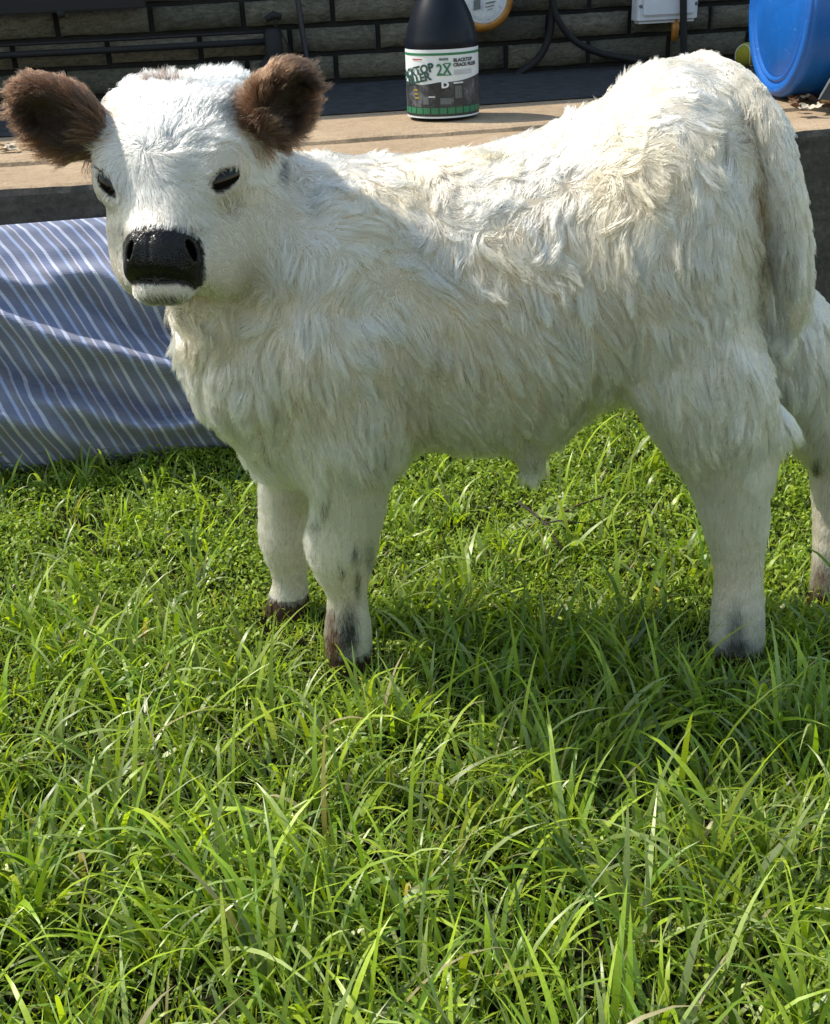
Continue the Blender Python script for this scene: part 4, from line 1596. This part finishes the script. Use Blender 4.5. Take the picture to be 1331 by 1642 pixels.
k.set(at.outputs['Color'], 0.75, spec=0.25)
SKIN = k.m
body = big_mesh('body', BV - C0, None, SKIN, bc, smooth=True, quads=BQ, parent=calf)
sel = ear_
fo = hair_object('coat', ST[~sel], C[~sel], rad[~sel], FUR, body)
for msk in (earL, earR):
    fo = hair_object('ear_fur', ST[msk], C[msk], rad[msk], FUR, body)
    fo['label'] = 'dark brown ear fur'

# ------------------------------------------------------------------ lawn
def terrace_front(x):
    return 2.53 + x * math.tan(YAW)
def leaf_material(name, spec, rough, trans):
    k = Mat(name)
    at = k.node('ShaderNodeAttribute', attribute_name='tint')
    v = k.coord((1, 1, 1))
    c = k.mix(0.5, at.outputs['Color'], k.ramp(k.noise(v, 300, 2), [(0.3, (.75, .75, .75)), (0.7, (1.2, 1.2, 1.2))]), 'MULTIPLY')
    k.set(c, rough, spec=spec)
    tr = k.node('ShaderNodeBsdfTranslucent')
    tint = k.mix(1.0, c, (1.6, 1.55, 0.45), 'MULTIPLY')
    k.link(tint, tr.inputs['Color'])
    mx = k.node('ShaderNodeMixShader')
    mx.inputs[0].default_value = trans
    k.link(k.b.outputs[0], mx.inputs[1])
    k.link(tr.outputs[0], mx.inputs[2])
    k.link(mx.outputs[0], k.out.inputs['Surface'])
    return k.m
GRASS = leaf_material('grass_blade', 0.5, 0.38, 0.42)
CLOVER = leaf_material('small_leaf', 0.35, 0.45, 0.40)

def blades(root, az, L, w, lean, bend, twist, tints, S=6, fold=0.0):
    """vectorised tapered blades -> V, F, colours"""
    N = len(root)
    ca, sa = np.cos(az), np.sin(az)
    pos = root.copy()
    th = lean.copy()
    seg = L / S
    V = np.zeros((N, 2 * S + 1, 3), np.float32)
    wa = az + np.pi / 2
    for i in range(S + 1):
        t = i / S
        ww = w * (0.55 + 0.9 * t if t < .35 else 0.865) * (1 - max(0, (t - .35) / .65) ** 1.6)
        tw = wa + twist * t
        dx, dy = np.cos(tw), np.sin(tw)
        dz = 0.25 * np.sin(twist * t * 1.3)
        off = np.stack([dx, dy, dz], 1) * (ww * .5)[:, None]
        if i < S:
            V[:, 2 * i] = pos - off
            V[:, 2 * i + 1] = pos + off
        else:
            V[:, 2 * S] = pos
        st = np.sin(th)
        pos = pos + np.stack([st * ca, st * sa, np.cos(th)], 1) * seg[:, None]
        th = th + bend / S * (0.4 + 1.2 * t)
    V[:, :, 2] = np.maximum(V[:, :, 2], 0.002)
    b = (np.arange(N) * (2 * S + 1))[:, None]
    Qd = np.concatenate([np.stack([b[:, 0] + 2 * i, b[:, 0] + 2 * i + 1, b[:, 0] + 2 * i + 3, b[:, 0] + 2 * i + 2], 1) for i in range(S - 1)])
    Tr = np.stack([b[:, 0] + 2 * S - 2, b[:, 0] + 2 * S - 1, b[:, 0] + 2 * S], 1)
    col_ = np.repeat(tints[:, None, :], 2 * S + 1, 1)
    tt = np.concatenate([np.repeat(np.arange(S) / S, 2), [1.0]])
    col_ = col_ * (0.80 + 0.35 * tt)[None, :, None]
    return V.reshape(-1, 3), Tr, Qd, col_.reshape(-1, 3)

def scatter(n, x0, x1, y0, y1, keep):
    out = []
    tot = 0
    while tot < n:
        p = np.stack([rng.uniform(x0, x1, n), rng.uniform(y0, y1, n)], 1)
        p = p[rng.random(n) < keep(p)]
        p = p[p[:, 1] < 2.53 + p[:, 0] * math.tan(YAW) - .015]
        out.append(p)
        tot += len(p)
    return np.concatenate(out)[:n]
def patch(p, wl, seed):
    return wave_noise(np.stack([p[:, 0], p[:, 1], p[:, 0] * 0], 1), wl, seed, 3, 1)[:, 0]

PAL = np.array([[.160, .250, .022], [.205, .290, .026], [.095, .175, .024], [.165, .230, .075], [.235, .315, .035], [.120, .205, .020], [.225, .285, .120], [.215, .310, .028]])
def tints_for(n, p):
    c = PAL[rng.integers(0, len(PAL), n)] * rng.uniform(.55, 1.4, (n, 1))
    g_ = np.clip(.5 + .5 * patch(p, .5, 71), 0, 1)[:, None]
    c = c * (1.02 + .32 * g_) * np.array([1.06, 1.02, .85])
    straw = rng.random(n) < .022
    c[straw] = np.array([.36, .31, .17]) * rng.uniform(.7, 1.2, (straw.sum(), 1))
    return c

# tufts of long arching blades, thickest towards the viewer
nt = 3300
def keep_long(p):
    return np.clip(1.02 - sstep(1.3, 1.9, p[:, 1]) * .78, 0, 1) * (.55 + .45 * patch(p, .3, 61))
tc = scatter(nt, -1.25, 1.3, .45, 2.5, keep_long)
per = rng.integers(5, 13, nt)
ti = np.repeat(np.arange(nt), per)
n = len(ti)
xy = tc[ti] + rng.normal(size=(n, 2)) * .014
tl = rng.uniform(.6, 1.25, nt)
taz = rng.uniform(0, 6.28, nt)
root = np.stack([xy[:, 0], xy[:, 1], ground_z(xy[:, 0], xy[:, 1])], 1)
az_ = np.where(rng.random(n) < .45, taz[ti] + rng.normal(size=n) * .5, rng.uniform(0, 6.28, n))
far = sstep(1.2, 1.7, xy[:, 1])
hoofs = np.array([[wp(*q)[0], wp(*q)[1]] for q in ((560, 1060, 1.434), (460, 1000, 1.594), (1180, 1050, 1.41), (1324, 972, 1.544))])
hd_ = np.min(np.linalg.norm(xy[:, None] - hoofs[None], axis=2), 1)
hoof_f = .35 + .65 * sstep(.05, .18, hd_)
L_ = rng.gamma(6, .018, n) * tl[ti] * (1 - .35 * far) * hoof_f
L_ = np.clip(L_, .03, .21)
V1, T1, Q1, C1 = blades(root, az_, L_, (.0030 + .0048 * rng.random(n) ** 1.3) * (.8 + .4 * tl[ti]), np.abs(rng.normal(size=n)) * .40 + .10, rng.uniform(.5, 2.9, n), rng.normal(size=n) * .7, tints_for(n, xy), 7)
# short dense turf
n = 72000
xy = scatter(n, -1.35, 1.45, .45, 2.6, lambda p: .35 + .65 * (1 - sstep(1.5, 2.1, p[:, 1]) * .5))
root = np.stack([xy[:, 0], xy[:, 1], ground_z(xy[:, 0], xy[:, 1])], 1)
V2, T2, Q2, C2 = blades(root, rng.uniform(0, 6.28, n), rng.uniform(.018, .062, n) * (1 - .35 * sstep(1.4, 1.8, xy[:, 1])), rng.uniform(.0018, .0036, n), np.abs(rng.normal(size=n)) * .45 + .05, rng.uniform(.1, 1.8, n), rng.normal(size=n) * .8, tints_for(n, xy), 4)
o1, o2 = len(V1), 0
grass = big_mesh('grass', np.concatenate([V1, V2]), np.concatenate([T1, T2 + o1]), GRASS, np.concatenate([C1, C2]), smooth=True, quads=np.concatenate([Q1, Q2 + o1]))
grass['kind'] = 'stuff'
grass['label'] = 'long sunlit green grass with arching blades over the whole lawn'
grass['category'] = 'grass'
# low leafy ground cover
n = 120000
xy = scatter(n, -1.35, 1.45, .45, 2.62, lambda p: np.clip(.12 + .88 * sstep(1.25, 1.65, p[:, 1]), 0, 1) * np.clip(.65 + .5 * patch(p, .25, 66), .1, 1))
h_c = rng.uniform(.004, .034, n) * (1 + .5 * patch(xy, .18, 67))
c_ = np.stack([xy[:, 0], xy[:, 1], ground_z(xy[:, 0], xy[:, 1]) + h_c], 1)
a = rng.uniform(0, 6.28, n)
tilt = rng.normal(size=n) * .6
l_, w_ = rng.uniform(.005, .0115, n), rng.uniform(.0026, .0058, n)
ex = np.stack([np.cos(a) * np.cos(tilt), np.sin(a) * np.cos(tilt), np.sin(tilt)], 1)
roll_ = rng.normal(size=n) * .5
ey0 = np.stack([-np.sin(a), np.cos(a), a * 0], 1)
ez0 = np.cross(ex, ey0)
ey = ey0 * np.cos(roll_)[:, None] + ez0 * np.sin(roll_)[:, None]
up_ = np.cross(ex, ey)
Vc = np.zeros((n, 6, 3))
Vc[:, 0] = c_ - ex * (l_ * .5)[:, None]
Vc[:, 1] = c_ - ex * (l_ * .05)[:, None] - ey * (w_ * .5)[:, None] + up_ * (w_ * .15)[:, None]
Vc[:, 2] = c_ - ex * (l_ * .05)[:, None] + ey * (w_ * .5)[:, None] + up_ * (w_ * .15)[:, None]
Vc[:, 3] = c_ + ex * (l_ * .3)[:, None] - ey * (w_ * .38)[:, None] + up_ * (w_ * .12)[:, None]
Vc[:, 4] = c_ + ex * (l_ * .3)[:, None] + ey * (w_ * .38)[:, None] + up_ * (w_ * .12)[:, None]
Vc[:, 5] = c_ + ex * (l_ * .55)[:, None]
b = np.arange(n) * 6
Tc = np.concatenate([np.stack([b, b + 1, b + 2], 1), np.stack([b + 3, b + 5, b + 4], 1)])
Qc = np.stack([b + 1, b + 3, b + 4, b + 2], 1)
cc = np.array([[.190, .275, .024], [.245, .325, .034], [.140, .215, .022]])[rng.integers(0, 3, n)] * rng.uniform(.8, 1.5, (n, 1))
gc = big_mesh('ground_cover', Vc.reshape(-1, 3), Tc, CLOVER, np.repeat(cc, 6, 0), quads=Qc)
gc['kind'] = 'stuff'
gc['label'] = 'low small-leaved green ground cover between the grass behind the calf'
gc['category'] = 'ground cover'

# fallen leaf and twig under the belly
lp = at_z(872, 840, .022)
k = Mat('fallen_leaf')
v = k.coord()
k.set(k.ramp(k.noise(v, 30, 4), [(0.3, (.07, .11, .02)), (0.7, (.15, .20, .05))]), .5, spec=.3)
FL = k.m
bm = bmesh.new()
g_ = np.random.default_rng(4)
lobes = []
for i in range(41):
    t = i / 40 * 2 * math.pi
    r_ = .042 * (1 + .14 * math.cos(5 * t) + .05 * math.sin(11 * t)) * (1.25 if abs(math.cos(t)) > .6 else .75)
    lobes.append((r_ * math.cos(t) * 1.15, r_ * math.sin(t) * .8))
ring0 = bm.verts.new((0, 0, .004))
r1 = [bm.verts.new((x * .5, y * .5, .006 + .006 * math.sin(6 * x * 20))) for x, y in lobes[:-1]]
r2 = [bm.verts.new((x, y, .002 + .012 * math.sin(x * 45 + y * 30))) for x, y in lobes[:-1]]
for i in range(40):
    j = (i + 1) % 40
    bm.faces.new((ring0, r1[i], r1[j]))
    bm.faces.new((r1[i], r2[i], r2[j], r1[j]))
lf_ = empty('fallen_leaf', lp, R(20))
tag(lf_, 'broad yellow-green fallen leaf lying in the grass under the calf belly', 'leaf')
o = bm_obj('leaf_blade', bm, FL, lf_, True)
o.rotation_euler = (R(16), R(-8), 0)
bm = bmesh.new()
tube(bm, [(-.05, 0, .006), (0, 0, .0075), (.075, .004, .012), (.115, -.004, .018)], [.0014, .0018, .0018, .0015], 6)
o = bm_obj('leaf_stalk', bm, LEAFM[2], lf_, True)
o.rotation_euler = (R(16), R(-8), 0)
TWM = plain('twig_bark', (.035, .024, .018), .85, var=.4)
a, b = at_z(832, 805, .075), at_z(902, 884, .03)
bm = bmesh.new()
mid = (a + b) / 2
tube(bm, smooth_path([a - b, (mid - b) + Vector((.006, 0, .006)), Vector((0, 0, 0))], 5), .0024, 7)
q1 = (mid - b) * 1.0
tube(bm, [q1 + Vector((.004, 0, .004)), q1 + Vector((.03, -.006, .012)), q1 + Vector((.075, -.012, .008))], [.0018, .0015, .0010], 6)
tw_ = bm_obj('twig', bm, TWM, None, True, loc=b)
tag(tw_, 'thin dark forked twig lying across the fallen leaf in the grass', 'twig')

hair_object('eyelashes', LS, np.tile(np.array([.02, .016, .013]), (len(LS), 1)), np.full(len(LS), .00030), FUR, body)
